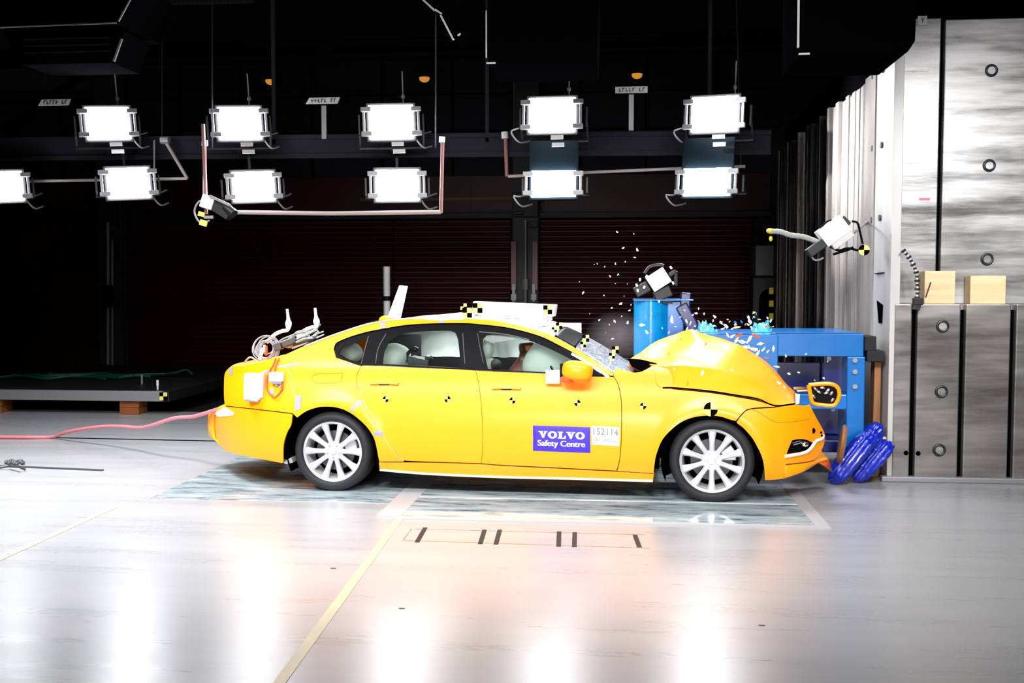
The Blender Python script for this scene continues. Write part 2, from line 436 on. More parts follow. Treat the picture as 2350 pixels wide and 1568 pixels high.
# roller shutters
def shutter(n, p0, p1):
    x0, x1 = xx(p0), xx(p1); zt = zz(503)
    rows = []; z = 0.0; pit = 0.096
    while z < zt - .02:
        for dz, dy in ((0.0, 0.0), (0.02, -0.022), (0.05, -0.03), (0.078, -0.02), (0.088, 0.0)):
            if z + dz < zt: rows.append([(x0, YW - .10 + dy, z + dz), (x1, YW - .10 + dy, z + dz)])
        z += pit
    mm = MB(); mm.grid(rows)
    o = mm.build('door_%d' % n, 'hall_maroon', angle=60, fix=False)
    struct(o); return o
shutter(1, -420, 232); shutter(2, 266, 905); shutter(3, 908, 1172); shutter(4, 1236, 1722)
# steel columns
def column(p0, p1, Y, label, dark=True, top=0.0):
    t = thing('steel_column', label, 'column', (xx((p0 + p1) / 2, Y), Y, 0))
    wd = (p1 - p0) * S(Y)
    mm = MB(); mm.box((0, -.06, 4.5), (wd * 1.0, .02, 9)); mm.box((0, .12, 4.5), (wd, .02, 9)); mm.box((0, .03, 4.5), (.03, .18, 9))
    mm.build('flange', 'column_steel', t, smooth=False)
    return t
c1 = column(1178, 1236, YW - .35, 'dark steel column between the two ribbed shutters behind the car roof')
base = c1.location
k = S(YW - .35)
def local(px, py, t, dy=0.0, Y=None):
    p = on_y(px, py, (Y if Y else t.location.y) + dy); return p - Vector(t.location)
m = MB()
for px in (1179, 1228): m.box(local(px, 610, c1, -.12), (14 * k, .06, 112 * k))
m.build('guard_strip', 'guard_maroon', c1, smooth=False, bevel=.01)
for px in (1179, 1225):
    m = MB(); m.box(local(px, 672, c1, -.14), (7 * k, .05, 40 * k)); m.box(local(px, 682, c1, -.15), (13 * k, .07, 14 * k))
    m.build('guard_foot', 'tag_white', c1, smooth=False, bevel=.008)
m = MB(); m.tube([local(1206, 505, c1, -.2), local(1206, 700, c1, -.2), local(1206, 850, c1, -.2)], 3.0 * k); m.tube([local(1206, 640, c1, -.2), local(1206, 665, c1, -.2)], 7 * k)
m.build('conduit', 'grey_metal', c1)
m = MB(); m.box(local(1206, 470, c1, -.16), (58 * k, .1, 55 * k)); m.box(local(1189, 489, c1, -.24), (24 * k, .06, 8 * k)); m.box(local(1225, 515, c1, -.2), (22 * k, .06, 14 * k))
m.build('junction_box', 'hall_steel', c1, smooth=False, bevel=.01)
c2 = column(226, 286, YW - .35, 'dark steel column behind the leftmost pair of floodlights', top=1)
m = MB(); m.tube([local(248, 505, c2, -.2), local(248, 852, c2, -.2)], 4 * k); m.tube([local(258, 550, c2, -.2), local(258, 852, c2, -.2)], 3 * k)
m.box(local(252, 845, c2, -.2), (24 * k, .08, 14 * k)); m.build('conduit', 'grey_metal', c2)
m = MB(); m.box(local(245, 478, c2, -.18), (48 * k, .12, 66 * k)); m.box(local(215, 516, c2, -.22), (22 * k, .06, 8 * k)); m.box(local(262, 516, c2, -.22), (20 * k, .06, 8 * k))
m.build('junction_box', 'hall_steel', c2, smooth=False, bevel=.01)
m = MB(); m.box(local(246, 680, c2, -.3), (24 * k, .15, 52 * k)); m.build('motor', 'shaded_blue' if 0 else 'hall_black', c2, smooth=False, bevel=.02)
m = MB(); m.box(local(200, 575, c2, -.3), (30 * k, .1, 60 * k)); m.tube([local(195, 612, c2, -.34), local(230, 607, c2, -.34)], 2.2 * k); m.tube([local(228, 660, c2, -.34), local(228, 700, c2, -.34)], 3 * k)
m.build('control_box', 'hall_steel', c2, smooth=False, bevel=.01)

# ------------------------------------------------------------------ floor furniture
def quad_plate(name, pts, z0, z1, matn, label=None, cat=None, kind=None, parent=None):
    c = Vector((0, 0, 0))
    mm = MB(); P = [Vector((p.x, p.y, z0)) for p in pts]; mm.prism(P, (0, 0, z1 - z0))
    o = mm.build(name, matn, parent, smooth=False)
    if label: tag(o, label, cat)
    if kind: o['kind'] = kind
    return o
def strip_px(a, b, wd, name, matn, z1=0.003, label=None, cat=None, kind=None, parent=None):
    p, q = on_z(*a), on_z(*b); d = (q - p).normalized(); n = Vector((-d.y, d.x, 0)) * wd / 2
    return quad_plate(name, [p - n, q - n, q + n, p + n], 0.0, z1, matn, label, cat, kind, parent)
strip_px((-700, 988), (505, 1013), 0.05, 'trim_6', 'black_matte', kind='structure')
g = strip_px((-500, 1050), (236, 1081), 0.035, 'cable_track', 'dark_grey', 0.012, 'dark cable track lying flat on the pale floor at the far end', 'rail')
m = MB()
for i in range(9):
    p = on_z(16 + i * 4.5, 1066 + random.uniform(-3, 4)); m.ell((p.x, p.y, .018), (.02, .03, .018), (random.random(), random.random(), random.random()))
m.tube([on_z(-5, 1074, .02), on_z(20, 1070, .03), on_z(45, 1072, .05), on_z(58, 1078, .02)], .012)
tag(m.build('tow_hook', 'dark_grey'), 'dark tow hook and chain links lying on the cable track', 'hook')
# glass panels let into the floor
GX = [on_z(360, 1137), on_z(545, 1050), on_z(980, 1075), on_z(870, 1160)]
y_near = on_z(1890, 1212).y
vpx = lambda px, py: on_z(px, py)
xa = on_z(360, 1137).x; xb = on_z(915, 1182).x; xc = on_z(1868, 1208).x
yn = on_z(1400, 1198).y; yf = yn + 2.55
print('glass', xa, xb, xc, yn, yf, [on_z(*p) for p in ((360,1137),(545,1050),(880,1180),(1890,1212),(1790,1100))])
yn1 = on_z(620, 1150).y
xb1 = on_z(872, 1178).x
t = thing('floor_window', 'streaky glass floor panel under the front wheel', 'floor panel', (0, 0, 0))
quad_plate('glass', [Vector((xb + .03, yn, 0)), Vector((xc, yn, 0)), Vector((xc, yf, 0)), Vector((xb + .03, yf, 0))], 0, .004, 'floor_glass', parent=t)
mat('frame_alu', (0.36, 0.37, 0.39), rough=0.45, metal=0.1)
q = MB(); q.box2((xc, yn - .03, 0), (xc + .10, yf, .009)); q.build('side_rail', 'frame_alu', t, smooth=False)
q = MB(); q.box2((xb, yn - .07, 0), (xc + .10, yn, .008)); q.build('side_rail', 'frame_alu', t, smooth=False)
yb = on_z(1500, 1153).y
q = MB(); q.box2((xb + .03, yb, 0.004), (xc, yb + .035, .008)); q.build('cross_bar', 'frame_alu', t, smooth=False)
t = thing('floor_window', 'streaky glass floor panel under the rear wheel', 'floor panel', (0, 0, 0))
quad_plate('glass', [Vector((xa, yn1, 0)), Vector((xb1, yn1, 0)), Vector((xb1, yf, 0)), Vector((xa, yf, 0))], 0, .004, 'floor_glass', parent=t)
q = MB(); q.box2((xb1, yn, 0), (xb + .03, yf, .006)); q.build('cross_bar', 'frame_alu', t, smooth=False)
# painted lines
strip_px((921, 1186), (636, 1575), 0.055, 'floor_line', 'yellow_line', 0.003, 'pale yellow floor line running from the glass panel joint towards the viewer', 'floor line')
strip_px((262, 1165), (-20, 1293), 0.05, 'floor_line', 'faint_line', 0.003, 'faint yellow floor line beside the far glass panel corner', 'floor line')
# slotted cover strip in the floor
t = thing('anchor_strip', 'rust outlined floor anchor strip with dark cross slots', 'floor strip', on_z(1215, 1235))
o0 = Vector(t.location)
def lz(px, py): return on_z(px, py) - o0
def lstrip(a, b, wd, name, matn, z1):
    p, q = lz(*a), lz(*b); d = (q - p).normalized(); n = Vector((-d.y, d.x, 0)) * wd / 2
    mm = MB(); mm.prism([Vector((v.x, v.y, 0)) for v in (p - n, q - n, q + n, p + n)], (0, 0, z1)); return mm.build(name, matn, t, smooth=False)
lstrip((952, 1215), (1480, 1228), .007, 'edge_line', 'rust_outline', .003)
lstrip((926, 1241), (1492, 1259), .007, 'edge_line', 'rust_outline', .003)
for a, b in (((944, 1215), (924, 1241)),):
    lstrip(a, b, .007, 'edge_line', 'rust_outline', .003)
for (a, b) in (((976, 1212), (957, 1245)), ((1112, 1217), (1102, 1249)), ((1147, 1217), (1138, 1250)), ((1283, 1221), (1282, 1255)), ((1319, 1223), (1318, 1256)), ((1457, 1229), (1468, 1258))):
    lstrip(a, b, .03, 'slot', 'slot_dark', .004)
for (px, py, lab) in ((765, 1305, 'small dark fleck on the pale floor below the rear wheel'), (20, 1273, 'small dark fleck on the floor at the end of the faint yellow line'),
                      (922, 1397, 'small dark fleck on the floor beside the long yellow line'), (1748, 1436, 'small dark fleck on the floor in front of the front wheel')):
    p = on_z(px, py); mm = MB(); mm.ell((p.x, p.y, .002), (.018, .008, .002)); tag(mm.build('floor_fleck', 'dark_grey'), lab, 'debris')

# ------------------------------------------------------------------ steel deck on wood blocks
YD = 12.8
zt = on_y(200, 897, YD).z; zb = on_y(200, 920, YD).z; xr = on_y(372, 905, YD).x
t = thing('steel_deck', 'low grey steel deck raised on orange wood blocks behind the car boot', 'platform', (xr, YD, zb))
L = lambda p: Vector(p) - Vector(t.location)
m = MB(); m.box2((-9 - xr, 0, 0), (0, .08, zt - zb)); m.build('edge_beam', 'grey_metal', t, smooth=False, bevel=.006)
m = MB(); m.box2((-9 - xr, .08, .06), (0, 4.2, zt - zb - .006)); m.build('deck_plate', 'black_metal', t, smooth=False)
m = MB(); m.box2((0, 0, .0), (.09, 4.2, zt - zb)); m.build('side_beam', 'black_metal', t, smooth=False, bevel=.006)
def target(parent, c, r, n, name='target_marker', up=(0, 0, 1), square=True, thick=.004, black='black_matte', quad=False):
    """checker target: yellow plate with two dark quarters, facing n"""
    n = Vector(n).normalized(); u = Vector(up); x = u.cross(n).normalized(); u = n.cross(x); c = Vector(c)
    mm = MB(); R = [(1, 0), (0, 1), (-1, 0), (0, -1)]
    for q in range(4):
        mm.cur = q % 2
        pts = [c]
        if square:
            a = [(1, -0.0), (1, 1), (0, 1)]
            for (i, j) in a:
                ang = q * PI / 2
                i2, j2 = i * math.cos(ang) - j * math.sin(ang), i * math.sin(ang) + j * math.cos(ang)
                pts.append(c + x * i2 * r + u * j2 * r)
        else:
            for k in range(7):
                ang = q * PI / 2 + k * PI / 12; pts.append(c + x * math.cos(ang) * r + u * math.sin(ang) * r)
        mm.prism(pts, n * thick)
    return mm.build(name, ['target_yellow', black], parent, smooth=False)
target(t, L(on_y(375, 910, YD - .02)), 9.5 * S(YD), (0, -1, 0))
for (p0, p1, lab) in ((279, 322, 'orange wood block under the steel deck edge nearest the car'), (-14, 8, 'orange wood block under the steel deck at the picture edge')):
    a = on_y(p0, 965, YD + .1); b = on_y(p1, 921, YD + .1)
    mm = MB(); h = zb - .002
    mm.box2((a.x, YD + .05, 0.001), (b.x, YD + .3, h * .5)); mm.box2((a.x, YD + .05, h * .5 + .004), (b.x + .004, YD + .3, h))
    tag(mm.build('wood_block', 'orange_wood', smooth=False, bevel=.004), lab, 'block')
p = on_y(362, 897, YD + .3)
m = MB(); m.cyl((p.x, YD + .3, zt - .02), (p.x, YD + .3, zt + .11), .012); m.cyl((p.x, YD + .3, zt + .04), (p.x, YD + .3, zt + .115), .016)
tag(m.build('marker_pin', 'white_paint'), 'short white pin standing on the corner of the steel deck', 'pin')
p = on_y(326, 890, YD + 1)
m = MB(); m.cyl((p.x, YD + 1, zt - .03), (p.x, YD + 1, zt + .12), .014)
tag(m.build('marker_pin', 'grey_metal'), 'short grey pin standing further back on the steel deck', 'pin')
m = MB()
for i in range(5):
    a = on_y(150 + i * 22, 872 + i, 14.6); pts = []
    for k in range(7): pts.append((a.x + (k - 3) * .28, 14.2 + .12 * i + .1 * math.sin(k * 1.7 + i), zt + .02 + .03 * abs(math.sin(k * 1.1 + i * 2))))
    m.tube(catmull(pts, 20), .018, 6)
tag(m.build('cable_heap', 'green_cable'), 'dark green cables heaped on the steel deck', 'cable')
m = MB(); a = on_y(300, 868, 14.9)
m.tube(catmull([(a.x, 14.9, zt + .02), (a.x + .35, 14.9, zt + .02), (a.x + .7, 14.85, zt + .06), (a.x + .85, 14.9, zt + .1), (a.x + .95, 14.9, zt + .03)], 20), .016, 6)
tag(m.build('loose_cable', 'green_cable'), 'single green cable running off the deck with a curled end', 'cable')
# red hose
pts = [on_z(-600, 990, .02), on_z(-300, 1000, .02), on_z(-40, 1003, .02), on_z(60, 1004, .02), on_z(120, 1003, .02)]
H = [(150, 993, .03), (190, 985, .05), (240, 979, .07), (280, 979, .075), (320, 982, .07), (350, 976, .12), (400, 960, .22), (440, 957, .29), (470, 949, .37), (498, 940, .45)]
for i, (px, py, z) in enumerate(H):
    q = 10.6 - 1.75 * i / (len(H) - 1); pts.append(on_y(px, py, q))
m = MB(); m.tube(catmull(pts, 90), .017, 8)
tag(m.build('air_hose', 'hose_pink'), 'pinkish red hose trailing from the car tail across the floor', 'hose')
# grey mast behind the roof
t = thing('aerial_mast', 'pale grey mast with black collar standing behind the car roof', 'mast', on_z(890, 935))
q = t.location; Yp = q.y
top = on_y(890, 612, Yp).z
m = MB(); m.cyl((0, 0, 0), (0, 0, top), 7.5 * S(Yp), seg=16); m.build('tube', 'tag_white', t)
zc = on_y(890, 685, Yp).z
m = MB(); m.cyl((0, 0, zc - .03), (0, 0, zc + .03), 12 * S(Yp), seg=16); m.box((-.07, 0, zc), (.05, .03, .02)); m.build('collar', 'black_trim', t)
m = MB(); m.box((-.045, .01, top / 2), (.012, .05, top)); m.cyl((0, 0, 0), (0, 0, .02), .15); m.build('back_rail', 'black_metal', t)

# ------------------------------------------------------------------ floodlights
YL = 11.5
def floodlight(px, py, wpx, hpx, roll, yaw, label, upper, hood=False, Y=YL):
    k = S(Y); c = on_y(px, py, Y)
    t = thing('floodlight', label, 'floodlight', c, (math.radians(-4 if upper else -4), math.radians(-roll), math.radians(-yaw)), 'floodlights on the hanging rig')
    W, H = wpx * k * 1.06, hpx * k * 1.08
    mm = MB(); a = [(-W / 2, 0, -H / 2), (W / 2, 0, -H / 2), (W / 2, 0, H / 2), (-W / 2, 0, H / 2)]
    b = [(x * .96, -.05, z * .94) for x, y, z in a]
    mm.add(a + b, [(4, 5, 6, 7), (0, 1, 5, 4), (1, 2, 6, 5), (2, 3, 7, 6), (3, 0, 4, 7)])
    mm.build('lens', 'lamp_lens', t, smooth=False)
    mm = MB(); hh = H * (1.0 if not hood else 1.0)
    a = [(-W / 2 - .03, .005, -H / 2 - .03), (W / 2 + .03, .005, -H / 2 - .03), (W / 2 + .03, .005, H / 2 + .03 + (.30 if hood else 0)), (-W / 2 - .03, .005, H / 2 + .03 + (.30 if hood else 0))]
    b = [(x * .7, .42, z * .7) for x, y, z in a]
    mm.add(a + b, [(3, 2, 1, 0), (4, 5, 6, 7), (0, 1, 5, 4), (1, 2, 6, 5), (2, 3, 7, 6), (3, 0, 4, 7)])
    mm.build('housing', 'lamp_teal' if hood else 'black_metal', t, smooth=False, bevel=.01)
    for s in (-1, 1):
        mm = MB()
        for z in (-H * .36, H * .36):
            mm.box((s * (W / 2 + .03), -.03, z), (.11, .05, .05))
        mm.box((s * (W / 2 + .055), -.02, 0), (.028, .03, H * .75))
        mm.build('side_clip', 'grey_metal', t, smooth=False, bevel=.005)
    mm = MB()
    for s in (-1, 1): mm.box((s * (W / 2 + .11), .15, 0), (.02, .06, H * .6))
    mm.box((0, .30, -H * .3), (W + .24, .06, .02)) if not upper else mm.box((0, .30, -H * .5 - .05), (W + .24, .06, .02))
    for s in (-1, 1): mm.bar((s * (W / 2 + .11), .15, 0), (s * (W / 2 + .11), .30, -H * (.3 if not upper else .55)), .02)
    mm.bar((0, .30, -H * .3 if not upper else -H * .5 - .05), (0, .62, -H * .3 if not upper else -H * .5 - .05), .03)
    if not upper: mm.bar((0, .60, -H * .3), (0, .60, .75), .03)
    mm.build('yoke', 'black_metal', t, smooth=False)
    if upper:
        for dz in (-.075, -.155):
            mm = MB(); mm.box((.06 + (.012 if dz < -.1 else 0), -.04, -H / 2 + dz + .01), (28 * k, .012, 9 * k))
            mm.build('label_plate', 'sign_white', t, smooth=False)
    mm = MB(); x = -W / 2 - .12 if roll <= 0 else W / 2 + .1
    mm.tube(catmull([(x + .1, .3, -.05), (x - .02, .1, -.12), (x - .08, .05, -H / 2 + .02), (x, .1, -H / 2 - .08), (x + .1, .25, -H / 2 - .04)], 20), .010, 6)
    mm.build('cable', 'grey_metal', t)
    if upper:
        mm = MB(); mm.tube([(W * .3, .3, H / 2), (W * .3, .3, H / 2 + .45)], .008, 6); mm.ell((W * .3, .28, H / 2 + .16), (.022, .022, .03)); mm.build('safety_wire', 'grey_metal', t)
    return t
YAWS = lambda px: math.degrees(math.atan2(-(1200 - px) * S(YL), YL - 8)) * 0.55
ups = [(248, 283, 92, 70, 4), (550, 283, 92, 70, 3), (898, 280, 96, 72, 2), (1267, 264, 100, 72, 0), (1640, 262, 98, 72, -1)]
lows = [(2, 428, 92, 66, 4), (295, 420, 90, 66, 4), (582, 428, 90, 64, 3), (912, 425, 94, 66, 1), (1270, 422, 96, 56, 0), (1622, 418, 100, 58, -1)]
nm = ['in front of the steel column', 'over the hanging camera', 'over the car rear doors', 'under the black lamp box', 'closest to the barrier block']
for (u, n) in zip(ups, nm):
    floodlight(u[0], u[1], u[2], u[3], u[4], -YAWS(u[0]) * -1, 'glaring upper row floodlight %s' % n, True)
nm = ['cut by the picture edge', 'in front of the steel column', 'beside the hanging camera', 'inside the red hanging frame', 'with teal hood above the crash mast column', 'with teal hood closest to the barrier block']
for i, (u, n) in enumerate(zip(lows, nm)):
    floodlight(u[0], u[1], u[2], u[3], u[4], YAWS(u[0]), 'glaring lower row floodlight %s' % n, False, hood=i > 3)
# lighting truss
m = MB(); a = on_y(-500, 342, YL + .4); b = on_y(1775, 322, YL + .4)
for dz in (-.11, .11): m.bar((a.x, YL + .60, a.z + dz), (b.x, YL + .60, b.z + dz), .05)
m.bar((a.x, YL + .61, a.z), (b.x, YL + .61, b.z), .02, .20)
for hx_ in (-4.0, -1.5, 1.0): m.bar((hx_, YL + .62, a.z), (hx_, YL + .62, 8.99), .04)
tag(m.build('lighting_truss', 'hall_blue', smooth=False), 'long dark horizontal beam carrying the upper row of floodlights', 'truss')
# hanging frames
YF = 11.0; k = S(YF)
def ptube(lst, r, Y=YF): return [on_y(x, y, Y) for x, y in lst]
def hframe(label, parts, Y=YF):
    t = thing('hanging_frame', label, 'hanging frame', on_y(*parts[0][1][0], Y))
    for (name, lst, r, mt) in parts:
        mm = MB(); mm.tube([on_y(x, y, Y) - Vector(t.location) for x, y in lst], r * S(Y), 10); mm.build(name, mt, t)
    return t
hframe('red and pale tube frame hanging behind the car, widest of the hanging frames', [
    ('upright', [(470, 328), (470, 468)], 4.2, 'pipe_red'), ('upright', [(1016, 320), (1012, 489)], 4.2, 'pipe_red'),
    ('crossbar', [(520, 487), (760, 490), (1012, 487)], 5, 'pipe_pale'), ('end_cap', [(470, 322), (470, 335)], 7, 'white_paint'), ('end_cap', [(1015, 314), (1014, 327)], 7, 'white_paint'),
    ('hanger', [(487, -20), (487, 340)], 1.5, 'hall_steel'), ('hanger', [(1000, -20), (1000, 340)], 1.5, 'hall_steel')])
hframe('dark red tube frame hanging between the two floodlight columns nearest the barrier', [
    ('upright', [(1160, 308), (1163, 405)], 4.2, 'pipe_red'), ('crossbar', [(1166, 405), (1370, 395), (1580, 386), (1710, 382)], 3.5, 'pipe_pale'),
    ('end_cap', [(1158, 303), (1159, 318)], 8, 'white_paint'), ('hanger', [(1180, -20), (1180, 330)], 1.5, 'hall_steel'), ('hanger', [(1690, -20), (1700, 384)], 1.5, 'hall_steel')], 12.0)
hframe('grey tube frame with a slanting arm behind the floodlights at the picture edge', [
    ('crossbar', [(-20, 417), (60, 416), (430, 410)], 3.6, 'pipe_pale'), ('arm', [(380, 325), (430, 410)], 4, 'pipe_pale'), ('upright', [(354, 322), (354, 395)], 2.2, 'grey_metal'),
    ('joint', [(370, 322), (388, 322)], 9, 'grey_metal'), ('hanger', [(372, -20), (372, 322)], 1.5, 'hall_steel')], 12.0)
# small hanging camera
t = thing('track_camera', 'small white and black camera hanging from the red tube frame', 'camera', on_y(490, 480, YF - .1))
k = S(YF)
m = MB(); m.box((-.05, -.03, .07), (.13, .12, .14), (0, .3, .25)); m.build('body', 'white_paint', t, smooth=False, bevel=.01)
m = MB(); m.box((.10, 0, 0), (.22, .12, .13), (0, .55, 0)); m.cyl((.14, -.02, .02), (.24, -.05, -.06), .05); m.build('lens', 'black_metal', t, bevel=0)
m = MB(); m.bar((.0, -.1, .13), (.22, -.1, .03), .025); m.box((-.02, -.08, -.09), (.1, .03, .03)); m.build('bracket', 'grey_metal', t, smooth=False)
m = MB(); m.tube(catmull([(-.06, 0, .1), (-.16, 0, .08), (-.21, 0, -.03), (-.15, 0, -.14), (-.05, 0, -.12)], 20), .010, 6); m.build('cable', 'grey_metal', t)
m = MB(); m.box((-.1, -.08, -.06), (.07, .02, .05), (0, .3, 0)); m.cur = 1; m.box((-.09, -.08, -.10), (.07, .02, .03), (0, .3, 0)); m.cur = 0; m.box((-.08, -.08, -.15), (.08, .02, .06), (0, .3, 0)); m.build('target_marker', ['target_yellow', 'black_matte'], t, smooth=False)
m = MB(); m.bar((-.12, .05, .9), (-.1, .05, -.05), .03); m.build('arm', 'pipe_red', t)
# signs and orange lamps on the wall
for (x0, y0, pole, lab) in ((126, 235, None, 'small slanted white number sign left of the first floodlight'), (742, 231, (742, 242, 318), 'small white number sign on a post between two middle floodlights'),
                            (1449, 206, (1449, 216, 296), 'small white number sign on a post nearest the barrier block')):
    Y = YL + .55; k = S(Y); t = thing('number_sign', lab.replace('left of', 'beside'), 'sign', on_y(x0, y0, Y))
    mm = MB(); sh = 6 * k if pole is None or x0 < 800 else 0
    W, H = 36 * k, 7 * k
    mm.prism([(-W - sh, 0, -H), (W - sh * .5, 0, -H), (W + sh * .5, 0, H), (-W + sh * .5, 0, H)], (0, .02, 0)); mm.build('plate', 'sign_white', t, smooth=False)
    mm = MB()
    random.seed(x0)
    for i in range(8):
        if i == 5 and x0 > 100: continue
        xq = -W * .75 + i * W * .21
        mm.box((xq, -.004, 0), (W * .05, .006, H * 1.1)); mm.box((xq + W * .05, -.004, random.choice((-.5, 0, .5)) * H), (W * .12, .006, H * .25))
    mm.build('lettering', 'sign_ink', t, smooth=False)
    mm = MB(); mm.box((.05, .05, -.2), (.02, .02, .45)); mm.box((.05, .05, -.42), (.2, .02, .02)); mm.build('bracket', 'hall_black', t, smooth=False)
    if pole:
        mm = MB(); mm.box((0, .03, -(pole[2] + pole[1] - 2 * y0) / 2 * k), (11 * k, .03, (pole[2] - pole[1]) * k)); mm.build('post', 'grey_metal', t, smooth=False)
for (x0, y0, lab) in ((621, 186, 'orange domed lamp above the hanging camera end of the rig'), (974, 180, 'orange domed lamp above the third upper floodlight'), (1462, 172, 'orange domed lamp above the sign nearest the barrier')):
    Y = YW - .5; k = S(Y); t = thing('wall_lamp', lab, 'lamp', on_y(x0, y0, Y))
    mm = MB(); pr = [(0.001, -9 * k)] + [(12 * k * math.sin(a), -9 * k * math.cos(a)) for a in (.3, .6, .9, 1.2, 1.57)] + [(12 * k, 2 * k), (.001, 2 * k)]
    mm.lathe(pr, 20, 'Z'); mm.build('dome', 'lamp_orange', t)
    mm = MB(); mm.box((0, .2, 5 * k), (20 * k, .5, 5 * k)); mm.build('bracket', 'hall_steel', t, smooth=False)
# overhead lamp boxes seen from the side
def lampbox(name, px0, px1, pyb, Y, dep, label, cut=0.0):
    a = on_y(px0, pyb, Y); b = on_y(px1, pyb, Y)
    t = thing(name, label, 'lamp box', ((a.x + b.x) / 2, Y, a.z))
    w_ = b.x - a.x; h = 1.3
    mm = MB(); mm.prism([(-w_ / 2, 0, .0), (w_ / 2 - cut, 0, .0), (w_ / 2, 0, cut * 1.2 + .02), (w_ / 2 + .03, 0, h), (-w_ / 2, 0, h)], (0, dep, 0)); mm.build('housing', 'black_matte', t, smooth=False, bevel=.01)
    mm = MB(); mm.box((-w_ / 2 - .012, .02, .25), (.012, .03, .4)); mm.box((-w_ / 2 + .03, .0, .0), (.08, .02, .012)); mm.build('highlight_bracket', 'grey_metal', t, smooth=False)
    mm = MB()
    for s in (-.3, .3): mm.bar((s, .4, h), (s, .4, 9 - a.z), .03)
    mm.build('hanger', 'black_metal', t, smooth=False)
    return t
lampbox('overhead_lamp_box', 1119, 1370, 145, 9.2, .9, 'black overhead lamp box hanging above the car bonnet')
lampbox('overhead_lamp_box', 1836, 2100, 124, 8.2, .9, 'black overhead lamp box hanging in front of the barrier block top', .05)
t = thing('overhead_rig', 'dark slatted overhead rig above the rear floodlights', 'rig', on_y(140, 60, 10.5))
k = S(10.5)
m = MB(); m.prism([(-1.2, 0, 0), (.62, 0, .02), (.85, 0, .4), (-1.2, 0, .4)], (0, 1.0, 0)); m.build('housing', 'black_matte', t, smooth=False)
m = MB(); m.prism([(-.55, .2, -.34), (.45, .2, -.34), (.58, .2, -.02), (-.75, .2, -.02)], (0, .6, 0)); m.build('hood', 'hall_black', t, smooth=False)
for z in (-.08, -.15, -.22):
    m = MB(); m.box((-.05, .19, z), (.95, .02, .012)); m.build('slat', 'hall_steel', t, smooth=False)
m = MB(); m.bar((.47, .18, -.33), (.56, .18, -.1), .02); m.bar((-1.1, -.01, -.005), (.6, -.01, .015), .012); m.bar((.62, -.01, .03), (.83, -.01, .38), .014); m.build('highlight_bracket', 'grey_metal', t, smooth=False)  # pale bars stand in for highlights along the rig edges
m = MB()
for s in (-.8, .5): m.bar((s, .5, .4), (s, .5, 9 - t.location.z), .04)
m.build('hanger', 'black_metal', t, smooth=False)
t = thing('ceiling_camera', 'black camera housing with bright edges hanging at the top of the hall', 'camera', on_y(1030, 40, 9.0))
m = MB(); m.box((0, .1, .05), (.18, .2, .55), (0, -.62, 0)); m.build('housing', 'black_matte', t, smooth=False, bevel=.01)
m = MB(); m.bar((-.25, 0, .18), (-.12, 0, .06), .014); m.bar((-.12, 0, .07), (-.06, 0, .03), .014); m.bar((-.07, 0, .02), (.04, 0, -.19), .016); m.box((.09, -.01, -.15), (.03, .02, .015), (0, -.6, 0)); m.build('highlight_bracket', 'grey_metal', t, smooth=False)  # pale strips drawn as the highlights on the housing edges
m = MB(); m.bar((-.2, .1, .2), (-.2, .1, 9 - t.location.z), .03); m.build('hanger', 'black_metal', t, smooth=False)
m = MB(); a = on_y(345, 3, 12.0); b = on_y(560, -2, 12.0)
n = 22
for i in range(n):
    p = a.lerp(b, i / (n - 1)); m.box((p.x, 12, p.z + .0), (.028, .02, .06))
m.box(((a.x + b.x) / 2, 12.03, a.z + .02), (b.x - a.x + .2, .03, .12))
tag(m.build('cable_tray', 'hall_steel', smooth=False), 'perforated grey cable tray along the top edge of the picture', 'tray')
m = MB(); m.bar(on_y(470, -45, 12.5), on_y(20, 0 + 300, 12.5), .09); m.bar(on_y(470, -45, 12.5), on_y(470, -45, 12.5) + Vector((0, 0, 4.6)), .06); tag(m.build('rig_strut', 'hall_black', smooth=False), 'dark slanting strut beside the slatted overhead rig', 'strut')
m = MB(); m.bar(on_y(905, -35, 12.5), on_y(690, 170, 12.5), .09); m.bar(on_y(905, -35, 12.5), on_y(905, -35, 12.5) + Vector((0, 0, 4.6)), .06); tag(m.build('rig_strut', 'hall_black', smooth=False), 'dark slanting strut crossing the wall beam between two orange lamps', 'strut')
# ================================================================== crash barrier block
random.seed(11)
Yb = on_z(2150, 1107).y
Xb = on_y(2040, 900, Yb).x
LED = 0.22
zl = on_y(2200, 698, Yb).z
ztop = on_y(2200, 40, Yb + LED).z
print('barrier', Xb, Yb, zl, ztop)
XR = 7.5; YE = Yb + 6.3
t = thing('crash_barrier', 'huge steel-clad crash barrier block that the car is driven into', 'barrier', (Xb, Yb, 0))
def RL(p): return Vector(p) - Vector(t.location)
def rb(name, a, b, mt, bev=.006, par=None):
    mm = MB(); mm.box2(RL(a), RL(b)); return mm.build(name, mt, par or t, smooth=False, bevel=bev)
rb('core', (Xb + .06, Yb + .06, 0), (XR, YE, zl - .05), 'black_matte', 0)
rb('upper_core', (Xb + .06, Yb + LED + .06, zl - .06), (XR, YE, ztop - .04), 'black_matte', 0)
def seams(y, pxs, Y): return [on_y(p, y, Y).x for p in pxs]
s = seams(900, (2096, 2207, 2322), Yb); g = .022
xs = [Xb + .04] + s + [on_y(2440, 900, Yb).x, XR]
for a, b in zip(xs, xs[1:]):
    rb('lower_plate', (a + (g if a > Xb + .1 else 0), Yb, .03), (b - g, Yb + .1, zl), 'plate_steel', .01)
rb('ledge', (Xb + .04, Yb + .09, zl - .06), (XR, Yb + LED + .1, zl - .004), 'plate_steel', 0)
xu = on_y(2160, 300, Yb + LED).x
rb('upper_plate', (Xb + .06, Yb + LED, zl - .002), (xu - .018, Yb + LED + .08, ztop), 'plate_bright', .008)
